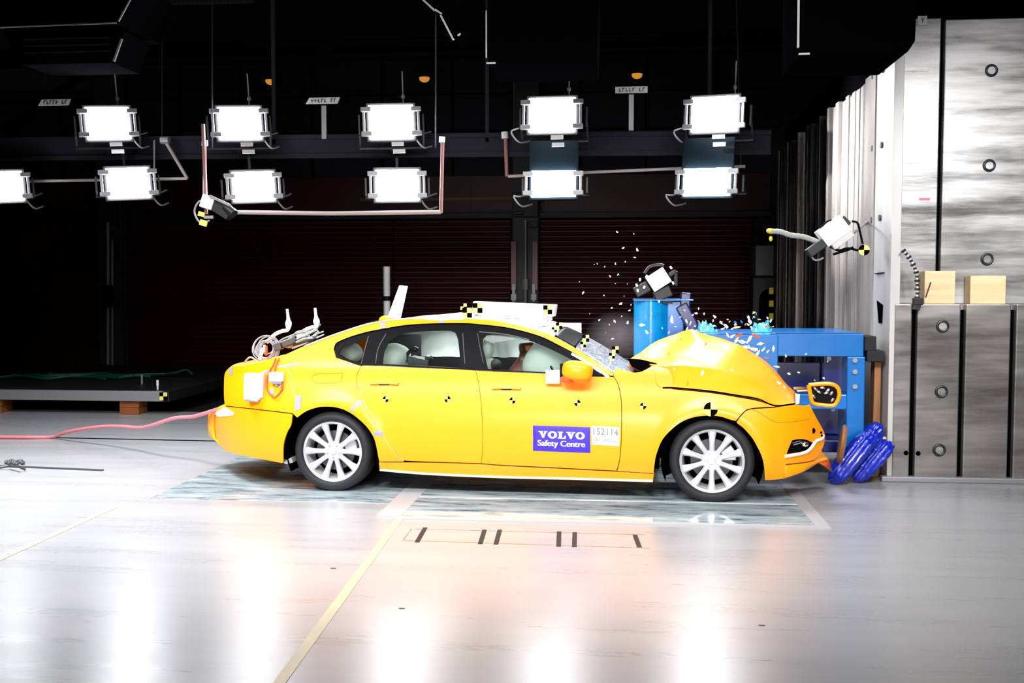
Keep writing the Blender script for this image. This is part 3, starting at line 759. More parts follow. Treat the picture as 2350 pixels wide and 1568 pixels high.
rb('upper_plate', (xu + .018, Yb + LED, zl - .002), (XR, Yb + LED + .08, ztop - .015), 'plate_bright', .008)
# crash face: pale strips and vertical steel planks
y1 = Yb + .62; y2 = Yb + 1.02
rb('face_strip', (Xb, Yb + .02, 0), (Xb + .08, y1, ztop - .35), 'strip_pale', .004)
rb('face_strip', (Xb - .012, y1 + .004, 0), (Xb + .08, y2, ztop - .35), 'strip_brown', .004)
y = y2 + .006; i = 0
while y < YE - .1:
    wd = random.uniform(.10, .17) if i > 6 else .145
    dx = random.uniform(-.012, .012) if i < 7 else random.choice((-.05, -.02, .0, .03, .06))
    rb('face_plank', (Xb + dx, y, 0.0), (Xb + .08, y + wd - .012, ztop - .35 - random.uniform(0, .05)), 'plank_lit' if i < 11 else ('plank_steel' if i % 5 == 2 else 'plank_shaded'), .004)  # near planks coloured paler where the lamp spot falls, far ones darkened
    y += wd + (0 if i < 9 else random.choice((0, .03, .07))); i += 1
print('planks', i)
def ring(px, py, Y, r=.042):
    p = RL(on_y(px, py, Y)); mm = MB()
    pr = [(r + .012 * math.cos(a), -.004 + .012 * math.sin(a)) for a in [k * PI / 4 for k in range(8)]]
    mm.lathe(pr, 28, 'Y', p, closed=True); o = mm.build('bolt_ring', 'black_metal', t)
    mm = MB(); mm.cyl(p + Vector((0, .002, 0)), p + Vector((0, -.008, 0)), r * .82, seg=20); q = mm.build('bolt_head', 'plate_bright', t)
for px, py in ((2275, 162), (2270, 380), (2265, 595)): ring(px, py, Yb + LED)
for px, py in ((2163, 749), (2160, 899), (2155, 1033)): ring(px, py, Yb)
for px, py in ((2079, 1040), (2107, 1041)):
    p = RL(on_y(px, py, Yb)); mm = MB(); mm.cyl(p + Vector((0, .002, 0)), p + Vector((0, -.003, 0)), .02, seg=16); mm.build('bolt_hole', 'black_matte', t)
rb('base_rail', (Xb - .05, Yb - .03, 0), (XR, Yb + .05, .045), 'grey_metal', .008)
mat('pink_mark', (0.75, 0.12, 0.25), rough=0.5)
p = RL(on_y(2122, 457, Yb + LED)); mm = MB(); mm.box(p, (.09, .004, .02)); mm.build('paint_mark', 'pink_mark', t, smooth=False)
p = RL(on_y(2117, 47, Yb + LED - .01)); mm = MB(); mm.box(p, (.075, .01, .075)); pl = mm.build('label_plate', 'sign_white', t, smooth=False)
mm = MB(); q = p + Vector((0, -.007, 0)); mm.bar(q, q + Vector((.014, 0, .022)), .006); mm.bar(q, q + Vector((-.014, 0, .022)), .006); mm.bar(q, q + Vector((0, 0, -.02)), .006); mm.build('lettering', 'sign_ink', pl, smooth=False)
# scale strip on the pale face
def onface(px, py): return RL(on_x(px, py, Xb - .004))
mm = MB()
for (a, b) in (((2010, 628), (2029, 626)),): mm.bar(onface(*a), onface(*b), .03, .006)
P = [onface(*q) for q in ((2013, 690), (2026, 700), (2024, 742), (2017, 742))]; mm.prism(P, (-.004, 0, 0))
mm.build('scale_mark', 'black_matte', t, smooth=False)
for px, py in ((2004, 175), (2027, 160), (2003, 341), (2024, 333), (2002, 505), (2020, 500)):
    p = onface(px, py); mm = MB(); mm.cyl(p, p + Vector((-.012, 0, 0)), .028, seg=14); mm.build('bolt_head', 'dark_grey', t)
# timber blocks on the ledge
for (a, b, c, d, lab) in ((2121, 2193, 622, 697, 'pale timber block standing on the barrier ledge beside the black cable'), (2226, 2309, 633, 697, 'pale timber block with a knot standing alone on the barrier ledge')):
    p = on_y(a, d, Yb + .06); q = on_y(b, c, Yb + .06)
    mm = MB(); mm.box2((p.x, Yb + .06, zl + .001), (q.x, Yb + .20, q.z)); o = tag(mm.build('timber_block', 'raw_wood', smooth=False, bevel=.004), lab, 'block')
p = on_y(2105, 700, Yb - .02)
th = thing('cable_chain', 'black jointed cable chain hanging over the barrier ledge', 'cable', p)
k = S(Yb)
pts = [(2072, 574), (2084, 588), (2095, 606), (2103, 626), (2105, 650), (2105, 675), (2103, 700)]
cv = catmull([on_y(x, y, Yb - .03) - p for x, y in pts], 29)
m = MB()
for i in range(0, 27, 2):
    m.tube([cv[i], cv[i + 1]], .014 + .008 * (i % 4 == 0), 8)
m.build('links', 'black_metal', th)
m = MB(); m.tube(cv, .007, 6); m.build('wire', 'white_paint', th)
m = MB(); m.box((0, -.01, .03), (.07, .08, .06)); m.box((-.01, -.01, -.02), (.05, .07, .05), (0, .3, 0)); m.bar((.06, -.02, .06), (.10, -.02, .19), .012); m.build('clamp', 'black_metal', th, smooth=False, bevel=.006)
# ------------------------------------------------------------------ blue deformable barrier frame
Yf = Yb + .2
while on_y(1982, 900, Yf).x > Xb - .20: Yf += -.01
while on_y(1982, 900, Yf).x < Xb - .20: Yf += .01
print('Yf', Yf)
t = thing('barrier_frame', 'bright blue steel frame with a cyan column standing before the planked barrier face', 'barrier frame', on_y(1800, 1000, Yf))
t.location.z = 0
DEP = 1.15
def fb(name, a, b, d0, d1, mt, bev=.008, par=None):
    p = on_y(*a, Yf) - t.location; q = on_y(*b, Yf) - t.location
    mm = MB(); mm.box2((p.x, d0, p.z), (q.x, d1, q.z)); return mm.build(name, mt, par or t, smooth=False, bevel=bev)
fb('top_beam', (1782, 766), (1982, 819), 0, DEP, 'frame_blue')
fb('end_post', (1945, 819), (1982, 1030), 0, DEP, 'frame_blue')
fb('cross_beam', (1786, 905), (1946, 941), .02, DEP, 'frame_blue')
fb('front_plate', (1598, 768), (1784, 905), -.015, DEP - .02, 'frame_blue')
fb('base_beam', (1786, 1010), (1946, 1040), .02, DEP, 'shaded_blue')
fb('web_plate', (1786, 840), (1930, 905), .42, .46, 'shaded_blue', .004)
fb('web_plate', (1786, 941), (1946, 1010), .35, .39, 'shaded_blue', .004)
fb('web_post', (1902, 819), (1946, 905), .22, .30, 'shaded_blue', .004)
fb('cap_strip', (1600, 762), (1980, 766), .0, .10, 'frame_blue', 0)
for px, py in ((1947, 827), (1947, 853), (1947, 887), (1913, 827), (1930, 950), (1874, 950), (1893, 995)):
    p = on_y(px, py, Yf) - t.location; d = -.002 if px > 1940 else (.22 if py < 900 else .35)
    if px > 1940: p.x += .05
    mm = MB(); mm.cyl((p.x, d + .01, p.z), (p.x, d - .022, p.z), .022, seg=6); mm.build('bolt', 'grey_metal', t, smooth=False)
# torn foil on the top of the frame
for (x0, y0, x1) in ((1600, 752, 1648), (1728, 750, 1778)):
    mm = MB(); rows = []
    a = on_y(x0, 766, Yf + .25) - t.location; b = on_y(x1, 766, Yf + .25) - t.location
    random.seed(x0)
    for j in range(5):
        row = []
        for i in range(13):
            u = i / 12; h = j / 4 * (.13 if 1 < i < 11 else .07) * random.uniform(.7, 1.15)
            row.append((a.x + (b.x - a.x) * u, .22 + random.uniform(-.04, .04) + .05 * j, a.z - .03 + h))
        rows.append(row)
    mm.grid(rows); mm.build('torn_foil', 'foil', t, solid=.004, angle=20)
# black spacers and timber post between frame and face
p = on_y(1983, 772, Yf + .05); q = on_y(2011, 806, Yf + .05)
m = MB(); m.box2((p.x + .004, Yf + .05, q.z), (min(q.x, Xb - .02), Yf + .35, p.z)); p2 = on_y(1993, 806, Yf); q2 = on_y(2011, 832, Yf); m.box2((p2.x, Yf + .05, q2.z), (Xb - .02, Yf + .35, p2.z))
tag(m.build('rubber_spacer', 'rubber', smooth=False, bevel=.008), 'black rubber spacer wedged between blue frame and barrier face', 'spacer')
p = on_y(1999, 1005, Yb + .22); q = on_y(2026, 832, Yb + .22)
m = MB(); m.prism([(p.x, Yb + .18, .0), (Xb - .02, Yb + .18, .0), (Xb - .022, Yb + .18, q.z), (p.x + .01, Yb + .18, q.z + .01)], (0, .14, 0)); 
tag(m.build('timber_post', 'brown_wood', smooth=False, bevel=.008), 'upright brown timber post before the pale barrier strip', 'post')
# wrapped blue foam rolls on the floor
def roll(px, py, L_, r, ang, Y, lab, mt='blue_wrap', sq=.75):
    c = on_y(px, py, Y)
    mm = MB(); mm.ell((0, 0, 0), (L_, r, r), (0, -math.radians(ang), 0), 64, 40, .7)
    random.seed(px); mm.v = [tuple(Vector(v) * (1 + .05 * math.sin(v[0] * 60 + v[2] * 45 + v[1] * 70) + .04 * math.sin(v[0] * 130 - v[2] * 95 + 2 * math.sin(v[1] * 50)) + .02 * math.sin(v[2] * 210 + v[0] * 170))) for v in mm.v]
    o = mm.build('foam_roll', mt, angle=80); o.location = (c.x, c.y, max(c.z, -min(v[2] for v in mm.v) + .002)); return tag(o, lab, 'foam roll')
roll(1955, 1052, .25, .085, 52, Yb - .20, 'dark blue wrapped foam roll slanting beside the brown disc')
roll(2002, 1072, .21, .075, 48, Yb - .10, 'brighter blue wrapped foam roll lying nearest the barrier block')
roll(1990, 1018, .19, .08, 60, Yb + .02, 'deep blue wrapped foam roll propped behind the other two rolls')
c = on_y(1938, 1030, Yb - .42)
m = MB(); m.lathe([(.001, -.018), (.15, -.018), (.165, 0), (.15, .018), (.001, .018)], 36, 'X'); o = m.build('plywood_disc', 'brown_wood'); o.location = (c.x, c.y + .1, c.z + .02); o.rotation_euler = (0, math.radians(8), math.radians(-8))
tag(o, 'brown disc standing on edge in front of the foam rolls', 'disc')
c = on_y(2018, 1003, Yb + .05); m = MB(); m.ell((0, 0, 0), (.06, .03, .02), (0, .25, 0)); o = m.build('white_scrap', 'white_paint'); o.location = c; tag(o, 'white scrap lying on the foot of the timber post', 'scrap')
m = MB(); a = on_y(2013, 1032, Yb - .06); b = on_y(2022, 1056, Yb - .08); m.bar(a, b, .018); tag(m.build('yellow_strap', 'hazard_yellow', smooth=False), 'short yellow strap between the foam rolls', 'strap')
# ------------------------------------------------------------------ blue column with a camera on it
Yc = Yf + DEP - .45; k = S(Yc)
P_ = lambda px, py, d=0: on_y(px, py, Yc + d) - t.location
zt_ = P_(1515, 690).z; zb_ = P_(1515, 905).z; d0 = Yc - Yf
m = MB(); n = 14; a = P_(1456, 690); b = P_(1532, 690); poly = []
for i in range(n):
    u = i / (n - 1); poly.append((a.x + (b.x - a.x) * u, d0 - .10 * math.sin(PI * u), zb_))
poly += [(b.x, d0 + .5, zb_), (a.x, d0 + .5, zb_)]
m.prism(poly, (0, 0, zt_ - zb_)); m.build('curved_plate', 'cyan_blue', t, bevel=0)
c = P_(1531, 690); d = P_(1570, 690)
m = MB(); m.box2((c.x, d0 - .02, zb_), (d.x, d0 + .5, zt_ - .004)); m.build('side_box', 'frame_blue', t, smooth=False, bevel=.01)
m = MB(); m.box2((a.x - .01, d0 - .12, zt_), (d.x + .08, d0 + .5, zt_ + .012)); m.build('top_plate', 'frame_blue', t, smooth=False, bevel=.003)
m = MB(); m.bar(P_(1562, 700), P_(1600, 772), .11, .2, (0, 1, 0)); m.bar(P_(1560, 696), P_(1584, 698), .06, .2); m.build('brace', 'shaded_blue', t, smooth=False, bevel=.012)
q = P_(1640, 800); m = MB(); m.box2((d.x, d0 + .1, q.z - .2), (q.x, d0 + .4, q.z)); m.build('link_beam', 'shaded_blue', t, smooth=False, bevel=.01)
t = thing('high_speed_camera', 'white cased camera tilted on top of the cyan column', 'camera', on_y(1511, 642, Yc))
m = MB(); m.box((0, 0, 0), (.185, .16, .155), (0, -math.radians(33), 0)); m.build('case', 'white_paint', t, smooth=False, bevel=.006)
m = MB(); m.tube(catmull([(-.13, 0, .06), (-.08, 0, .12), (0, 0, .14), (.05, 0, .13)], 16), .012, 8); m.build('handle', 'black_metal', t)
m = MB(); m.box((-.15, .02, -.09), (.14, .14, .10), (0, -.5, 0)); m.box((.04, .02, -.13), (.16, .14, .10), (0, -.4, 0)); m.bar((.10, 0, .04), (.16, 0, .08), .04); m.bar((.16, 0, .08), (.16, 0, -.06), .03); m.build('mount', 'black_metal', t, smooth=False, bevel=.01)
m = MB()
for (x, z) in ((-.2, -.05), (-.17, .0), (-.19, -.10), (-.11, .03), (.11, .11), (.13, -.03), (.0, -.2), (-.13, -.07)): m.box((x, -.07, z), (.03, .02, .02), (0, x * 9, 0))
m.build('clamp_hardware', 'chrome', t, smooth=False, bevel=.003)
m = MB(); m.box((0, .05, -.205), (.26, .2, .03)); m.bar((-.02, .05, -.2), (.0, .03, -.08), .06); m.build('base', 'black_metal', t, smooth=False)
# camera bracketed to the barrier face
Yk = Yb + .1
while on_y(1910, 535, Yk).x > Xb - .42: Yk -= .02
while on_y(1910, 535, Yk).x < Xb - .42: Yk += .02
print('Yk', Yk)
k = S(Yk); o_ = on_y(1912, 533, Yk)
t = thing('high_speed_camera', 'white cased camera with striped cable arm bracketed to the barrier face', 'camera', o_)
Q = lambda px, py, d=0: on_y(px, py, Yk + d) - o_
m = MB(); m.box(Q(1911, 531), (62 * k, .16, 42 * k), (0, -math.radians(37), 0)); m.build('case', 'white_paint', t, smooth=False, bevel=.006)
m = MB(); m.box(Q(1930, 549, -.01), (52 * k, .12, 20 * k), (0, -math.radians(37), 0)); m.build('lower_case', 'sign_white', t, smooth=False, bevel=.006)
m = MB(); m.box(Q(1873, 569), (44 * k, .12, 20 * k), (0, -math.radians(36), 0)); m.bar(Q(1889, 551), Q(1897, 560), .05, .1); m.bar(Q(1927, 504, -.03), Q(1944, 521, -.03), 4 * k, .1); m.build('lens', 'black_metal', t, smooth=False, bevel=.006)
m = MB(); m.tube(catmull([Q(1880, 530), (Q(1890, 516)), Q(1902, 507), Q(1918, 506)], 12), 2.2 * k, 6); m.tube(catmull([Q(1955, 508), Q(1968, 512), Q(1974, 535), Q(1980, 560)], 12), 2.5 * k, 6)
m.tube(catmull([Q(1905, 566), Q(1925, 575), Q(1945, 570), Q(1970, 575)], 12), 3 * k, 6); m.tube([Q(1912, 584), Q(1945, 574), Q(1958, 568)], 3.2 * k, 6); m.build('cable', 'black_trim', t)
m = MB(); m.tube(catmull([Q(1765, 531), Q(1790, 532), Q(1815, 540), Q(1845, 544), Q(1878, 556)], 20), [5.5 * k + (.6 * k if i % 2 else 0) for i in range(20)], 8); m.build('cable_sleeve', 'tag_white' if 0 else 'seat_pale', t)
m = MB(); m.tube(catmull([Q(1860, 584), Q(1868, 596), Q(1878, 597), Q(1890, 592)], 10), 2.4 * k, 6); m.build('lens_hoop', 'grey_metal', t)
m = MB(); m.ell(Q(1767, 530), (8 * k, 8 * k, 6 * k)); m.ell(Q(1769, 548), (4 * k, 4 * k, 6 * k)); m.build('sleeve_end', 'hazard_yellow', t)
q2 = on_x(1992, 508, Xb) - o_
m = MB(); m.tube([Q(1928, 560, .05), Q(1968, 528, .1), q2], 3.4 * k, 8); m.cyl(q2, q2 + Vector((-.03, 0, 0)), .035); m.build('arm', 'plate_bright', t)
target(t, Q(1983, 574), 12 * k, (-.15, -1, 0), square=False)
# cabinet with hazard tape behind the frame
Yq = 17.0; k = S(Yq)
t = thing('control_cabinet', 'dark grey cabinet with arched recess at the far end of the planked face', 'cabinet', on_y(1755, 800, Yq)); t.location.z = 0
Q = lambda px, py, d=0: on_y(px, py, Yq + d) - t.location
a = Q(1728, 636); b = Q(1778, 800)
m = MB(); m.box2((a.x, 0, 0), (b.x, .6, a.z)); m.build('body', 'hall_steel', t, smooth=False, bevel=.02)
a = Q(1735, 562); b = Q(1778, 634)
m = MB(); m.box2((a.x, .05, b.z), (b.x, .6, a.z)); m.build('upper_box', 'dark_grey', t, smooth=False, bevel=.02)
a = Q(1742, 662); b = Q(1768, 800); wq = b.x - a.x; pts = []
for i in range(9):
    an = PI - i * PI / 8 / 1.0; pts.append((a.x + wq + wq * math.cos(an) * 1.0, -.01, a.z - wq * .9 + wq * math.sin(an) * .9))
pts += [(a.x + 2 * wq, -.01, 0), (a.x, -.01, 0)]
m = MB(); m.prism(pts, (0, .02, 0)); m.build('recess', 'black_matte', t, smooth=False)
m = MB()
for i in range(7):
    m.cur = i % 2; p = Q(1770, 668 + i * 14.5, -.2); m.box(p, (9 * k, .03, 14.5 * k))
m.build('hazard_strip', ['hazard_yellow', 'black_matte'], t, smooth=False)
# ================================================================== the car
random.seed(5)
cf = on_z(1633, 1156); cr_ = on_z(763, 1129)
ex = (cf - cr_).normalized(); ey = Vector((-ex.y, ex.x, 0))
CW = 1.84
ORG = (cf + cr_) / 2 + ey * (CW / 2 - .03)
ANG = math.atan2(ex.y, ex.x)
car = thing('crash_car', 'yellow saloon car with crumpled bonnet hitting the blue barrier frame', 'car', ORG, (0, 0, ANG))
XF = (cf - cr_).length / 2; XRr = -XF
CAM_L = Vector(((CAM - ORG).dot(ex), (CAM - ORG).dot(ey), CAM.z))
print('car', ORG, math.degrees(ANG), XF, CAM_L)
def cray(px, py):
    d = ray(px, py); return Vector((d.dot(ex), d.dot(ey), d.z))
def at_inset(px, py, i):
    """point on the lateral plane i metres inside the near flank (car coordinates)"""
    d = cray(px, py); tt = (-CW / 2 + i - CAM_L.y) / d.y
    return CAM_L + d * tt
_tab = [(.12, .080), (.20, .050), (.28, .024), (.36, .010), (.44, .003), (.54, .0), (.64, .004), (.72, .016), (.80, .036), (.87, .058), (.91, .070), (.96, .076), (1.0, .086), (1.06, .110), (1.14, .150), (1.22, .192), (1.30, .236), (1.36, .275), (1.40, .310), (1.5, .40)]
_N = 300; _z0, _z1 = .1, 1.5
def _lin(z):
    if z <= _tab[0][0]: return _tab[0][1]
    for (a, u), (b, v) in zip(_tab, _tab[1:]):
        if z <= b: return u + (v - u) * (z - a) / (b - a)
    return _tab[-1][1]
_raw = [_lin(_z0 + (_z1 - _z0) * i / _N) for i in range(_N + 1)]
_g = [math.exp(-(k / 4.0) ** 2 / 2) for k in range(-14, 15)]; _gs = sum(_g)
_sm = [sum(_raw[min(_N, max(0, i + k - 14))] * _g[k] for k in range(29)) / _gs for i in range(_N + 1)]
def prof(z):
    u = (z - _z0) / (_z1 - _z0) * _N; u = max(0, min(_N - 1e-6, u)); i = int(u); f = u - i
    return _sm[i] * (1 - f) + _sm[i + 1] * f
RW = .322
GLASS = [False]
def B(x, z):
    i = prof(z) if not (GLASS[0] and z < 1.07) else prof(1.07) + (z - 1.07) * .52
    d = x - (XF + .30)
    if d > 0: i += .34 * (d / .55) ** 2 if d < .8 else .34 * (.8 / .55) ** 2
    d = (XRr - .36) - x
    if d > 0: i += .22 * (d / .55) ** 2.2
    for xc in (XF, XRr):
        r = math.hypot(x - xc, z - RW)
        if z > .2: i -= .016 * math.exp(-((r - .40) / .05) ** 2)
    return i
def surf(px, py, off=0.0):
    i = .05
    for _ in range(14):
        p = at_inset(px, py, i); i = .5 * i + .5 * (B(p.x, p.z) + off)
    p = at_inset(px, py, i); return p
def smooth_px(poly, step=6.0, ang=32):
    n = len(poly); P = [Vector((*p, 0)) for p in poly]
    corner = []
    for i in range(n):
        a = P[i] - P[i - 1]; b = P[(i + 1) % n] - P[i]
        corner.append(a.length < 1e-6 or b.length < 1e-6 or a.angle(b) > math.radians(ang))
    out = []
    for i in range(n):
        p1, p2 = P[i], P[(i + 1) % n]
        p0 = P[i - 1] if not corner[i] else p1 * 2 - p2
        p3 = P[(i + 2) % n] if not corner[(i + 1) % n] else p2 * 2 - p1
        if corner[i] and not corner[(i + 1) % n]: p0 = p1
        if corner[(i + 1) % n] and not corner[i]: p3 = p2
        k = max(1, int((p2 - p1).length / step))
        for j in range(k):
            t = j / k
            q = 0.5 * (2 * p1 + (p2 - p0) * t + (2 * p0 - 5 * p1 + 4 * p2 - p3) * t * t + (3 * p1 - p0 - 3 * p2 + p3) * t ** 3)
            out.append((q.x, q.y))
    return out
def inside(p, poly):
    x, y = p; c = False; n = len(poly); j = n - 1
    for i in range(n):
        xi, yi = poly[i]; xj, yj = poly[j]
        if (yi > y) != (yj > y) and x < (xj - xi) * (y - yi) / (yj - yi) + xi: c = not c
        j = i
    return c
def shrink(poly, d):
    """move a closed outline inward by d"""
    n = len(poly); A = sum(poly[i][0] * poly[(i + 1) % n][1] - poly[(i + 1) % n][0] * poly[i][1] for i in range(n))
    s = 1 if A > 0 else -1; out = []
    for i in range(n):
        a, b, c = Vector(poly[i - 1]), Vector(poly[i]), Vector(poly[(i + 1) % n])
        e1 = (b - a); e2 = (c - b)
        if e1.length < 1e-9 or e2.length < 1e-9: out.append(tuple(b)); continue
        n1 = Vector((-e1.y, e1.x)).normalized() * s; n2 = Vector((-e2.y, e2.x)).normalized() * s
        m_ = (n1 + n2)
        if m_.length < .3: m_ = n1
        m_.normalize(); out.append(tuple(b + m_ * d / max(.5, m_.dot(n1))))
    return out
def panel_mesh(mm, poly, holes=(), off=0.0, thick=.02, step=.05, gap=.0018, mirror=False, smoothing=True, back=True):
    px = smooth_px(poly) if smoothing else poly
    xz = [(p.x, p.z) for p in (surf(*q, off) for q in px)]
    if gap: xz = shrink(xz, gap)
    hx = [[(p.x, p.z) for p in (surf(*q, off) for q in (smooth_px(h) if smoothing else h))] for h in holes]
    vs = [Vector(p) for p in xz]; ed = [(i, (i + 1) % len(xz)) for i in range(len(xz))]
    for h in hx:
        n = len(vs); vs += [Vector(p) for p in h]; ed += [(n + i, n + (i + 1) % len(h)) for i in range(len(h))]
    x0, x1 = min(p[0] for p in xz), max(p[0] for p in xz); z0, z1 = min(p[1] for p in xz), max(p[1] for p in xz)
    bnd = [Vector(p) for p in xz] + [Vector(p) for h in hx for p in h]
    nx = int((x1 - x0) / step) + 2; nz = int((z1 - z0) / (step * .6)) + 2
    for j in range(nz):
        for i in range(nx):
            q = (x0 + (i + .5 * (j % 2)) * step, z0 + j * step * .6)
            if inside(q, xz) and not any(inside(q, h) for h in hx):
                if min((Vector(q) - b).length_squared for b in bnd) > (.011) ** 2: vs.append(Vector(q))
    r = delaunay_2d_cdt(vs, ed, [], 0, 1e-6)
    V, T = r[0], r[2]; tri = []
    for f in T:
        for k in range(1, len(f) - 1):
            g_ = (f[0], f[k], f[k + 1]); c = (V[g_[0]] + V[g_[1]] + V[g_[2]]) / 3
            if inside(c, xz) and not any(inside(c, h) for h in hx):
                a, b, d = V[g_[0]], V[g_[1]], V[g_[2]]
                if (b.x - a.x) * (d.y - a.y) - (b.y - a.y) * (d.x - a.x) < 0: g_ = (g_[0], g_[2], g_[1])
                tri.append(g_)
    sgn = -1 if mirror else 1
    n = len(V)
    vv = [(p.x, sgn * (-CW / 2 + B(p.x, p.y) + off), p.y) for p in V]
    if back: vv += [(p.x, sgn * (-CW / 2 + B(p.x, p.y) + off + thick), p.y) for p in V]
    ff = [tuple(t_) if not mirror else tuple(reversed(t_)) for t_ in tri]
    if back:
        ff += [tuple(i + n for i in reversed(t_)) if not mirror else tuple(i + n for i in t_) for t_ in tri]
        cnt = {}
        for t_ in tri:
            for i in range(3): cnt[(t_[i], t_[(i + 1) % 3])] = 1
        for (a, b) in cnt:
            if (b, a) not in cnt: ff.append((b, a, a + n, b + n) if not mirror else (a, b, b + n, a + n))
    mm.add(vv, ff)
def panel(name, poly, mt='yellow_paint', parent=None, **kw):
    mm = MB(); panel_mesh(mm, poly, **kw); return mm.build(name, mt, parent or car, angle=40)
# ---- outlines (traced on the flank)
ARCH_R = [(871, 1077), (869, 1058), (867, 1045), (863, 1024), (857, 1004), (842, 981), (820, 960), (803, 948), (788, 940.5), (772, 936), (757, 934), (735, 934.5), (714, 940), (698, 947), (682, 959), (668, 976), (659, 993), (652, 1015), (650, 1034), (650, 1060)]
ARCH_F = [(1499, 1104), (1500, 1092), (1502, 1070), (1505, 1050), (1510, 1034), (1517, 1016), (1528, 1000), (1543, 985), (1558, 973), (1575, 964), (1592, 958.5), (1610, 955.5), (1628, 954.5), (1645, 955.5), (1660, 958.5), (1676, 964), (1691, 971.5), (1706, 983), (1717, 995), (1728, 1009), (1737, 1025), (1745, 1041), (1751, 1059), (1754, 1080), (1755, 1103)]
DOOR_R_EDGE = [(829, 840), (820, 859), (819, 873), (820, 887), (829, 906), (842, 936), (858, 963), (873.5, 989), (890, 1017), (905.5, 1040), (927, 1057.5)]
QUARTER = [(531, 841), (574, 837), (608, 829), (625, 822), (648, 816.6), (693, 796), (735, 778), (778, 763), (829, 747), (874, 737.5), (918, 733), (999, 731.5), (1060, 731), (1127, 735), (1190, 747), (1254, 765.5), (1297, 786), (1350, 818), (1408, 857), (1408, 863),
           (1394, 861), (1360, 838), (1325, 815), (1291, 797), (1239, 772), (1169, 753), (1105, 745), (1063, 742), (980, 743), (926, 747), (884, 754), (842, 762), (799, 775), (772, 787), (766, 801), (771, 821), (795, 829), (820, 837.5)] + DOOR_R_EDGE + \
          [(927, 1060), (890, 1060), (870, 1060)] + ARCH_R[2:15] + [(671, 949), (600, 940.5), (516, 931.5), (514, 905), (514, 880), (515, 863), (521, 850)]
BUMPER_R = [(516, 933), (600, 942), (671, 950.5), (682, 960)][0:3] + ARCH_R[15:] + [(648, 1064), (612, 1056.5), (565, 1047.5), (518, 1035), (499, 1015), (491, 1002), (489.5, 975), (490, 953), (500, 942)]
DOOR_R = [(829, 840), (850, 839), (980, 845), (1054, 848), (1091, 850.5), (1095.6, 867.7), (1101.6, 902), (1106, 954), (1108, 1000), (1107, 1035), (1104, 1064), (1010, 1061), (950, 1059)] + DOOR_R_EDGE[::-1][:-1]
DOOR_F = [(1091, 850.5), (1165, 854), (1250, 858), (1330, 863), (1408, 865), (1416.6, 878), (1422, 897), (1425.5, 921), (1426.5, 955), (1426, 995), (1424.5, 1028), (1421, 1060), (1415, 1081), (1290, 1074.5), (1150, 1067.5), (1104, 1064), (1107, 1035), (1108, 1000), (1106, 954), (1101.6, 902), (1095.6, 867.7)]
SILL = [(869, 1061), (890, 1061.5), (927, 1061.5), (1010, 1062.5), (1104, 1065.5), (1150, 1069), (1290, 1076), (1415, 1082.5), (1460, 1085), (1501, 1088), (1499, 1105), (1400, 1103), (1320, 1100.5), (1150, 1096.5), (980, 1088.5), (871, 1079)]
FENDER = [(1408, 864), (1408, 856), (1413, 843), (1424, 846), (1452, 855), (1474, 852), (1500, 837.5), (1536, 848), (1545, 870), (1545, 892), (1540, 893), (1570, 896), (1634, 902.5), (1698, 913), (1740, 921), (1779, 934), (1722, 938), (1704, 949), (1689, 967)] + [p for p in ARCH_F[::-1] if p[0] < 1690][:-1] + [(1501, 1087), (1460, 1084.5), (1416, 1081.5), (1421.5, 1060), (1425, 1028), (1426.5, 995), (1427, 955), (1426, 921), (1422.5, 897), (1417, 878)]
BUMPER_F = [(1690, 969), (1704, 951), (1722, 940), (1779, 936), (1825, 929.5), (1845, 932), (1859, 929), (1866, 944), (1874.5, 960), (1883, 975), (1889, 986), (1894, 1000), (1893, 1015), (1885, 1035), (1874, 1050), (1857, 1059), (1804, 1066), (1800, 1085), (1797, 1099), (1775, 1102), (1755, 1103)] + [p for p in ARCH_F[::-1] if p[0] > 1690][1:]
FOG = [(1805, 1043), (1811, 1026), (1818, 1011), (1832, 1008), (1851, 1009.5), (1866, 1017), (1862, 1026), (1853, 1034), (1832, 1039.5)]
HOODGAP = None
shell = panel('body_shell', QUARTER)
panel('rear_bumper', BUMPER_R)
rd = panel('car_door', DOOR_R); fd = panel('car_door', DOOR_F)
panel('sill', SILL)
panel('fender', FENDER)
fb_ = panel('front_bumper', BUMPER_F, holes=[FOG])
# far flank (mirror of the same sheet metal)
mm = MB()
for pl in (QUARTER, BUMPER_R, DOOR_R, DOOR_F, SILL): panel_mesh(mm, pl, mirror=True, step=.12, thick=.015)
mm.build('side_panel', 'yellow_paint', car, angle=40)
# fog lamp recess, chrome strip and sensors
mm = MB(); panel_mesh(mm, [(1800, 1046), (1810, 1003), (1870, 1005), (1870, 1046)], off=.055, thick=.01, smoothing=False, gap=0); rec = mm.build('fog_recess', 'black_trim', fb_)
mm = MB(); mm.tube([surf(x, y, .035) for x, y in ((1818, 1020), (1835, 1015), (1852, 1018))], .012, 8); mm.ell(surf(1846, 1020, .03), (.03, .02, .02)); mm.build('fog_lamp', 'chrome', fb_)
mm = MB(); mm.tube(catmull([surf(x, y, -.004) for x, y in ((1802, 1048), (1820, 1045), (1840, 1041), (1853, 1036), (1862, 1028), (1868, 1019), (1874, 1012), (1886, 1007), (1889, 998))], 30), .012, 8); mm.build('chrome_strip', 'white_paint', fb_)
mm = MB(); p = surf(1866.5, 989, -.002); mm.cyl(p, p + Vector((-.02, .03, 0)), .021, seg=16); mm.build('bumper_hole', 'black_matte', fb_)
mm = MB()
for (x, y) in ((1884, 993), (1886, 1000), (1884, 1007), (1880, 1011)): mm.ell(surf(x, y, -.002), (.010, .012, .009))
mm.build('torn_clip', 'black_matte', fb_)
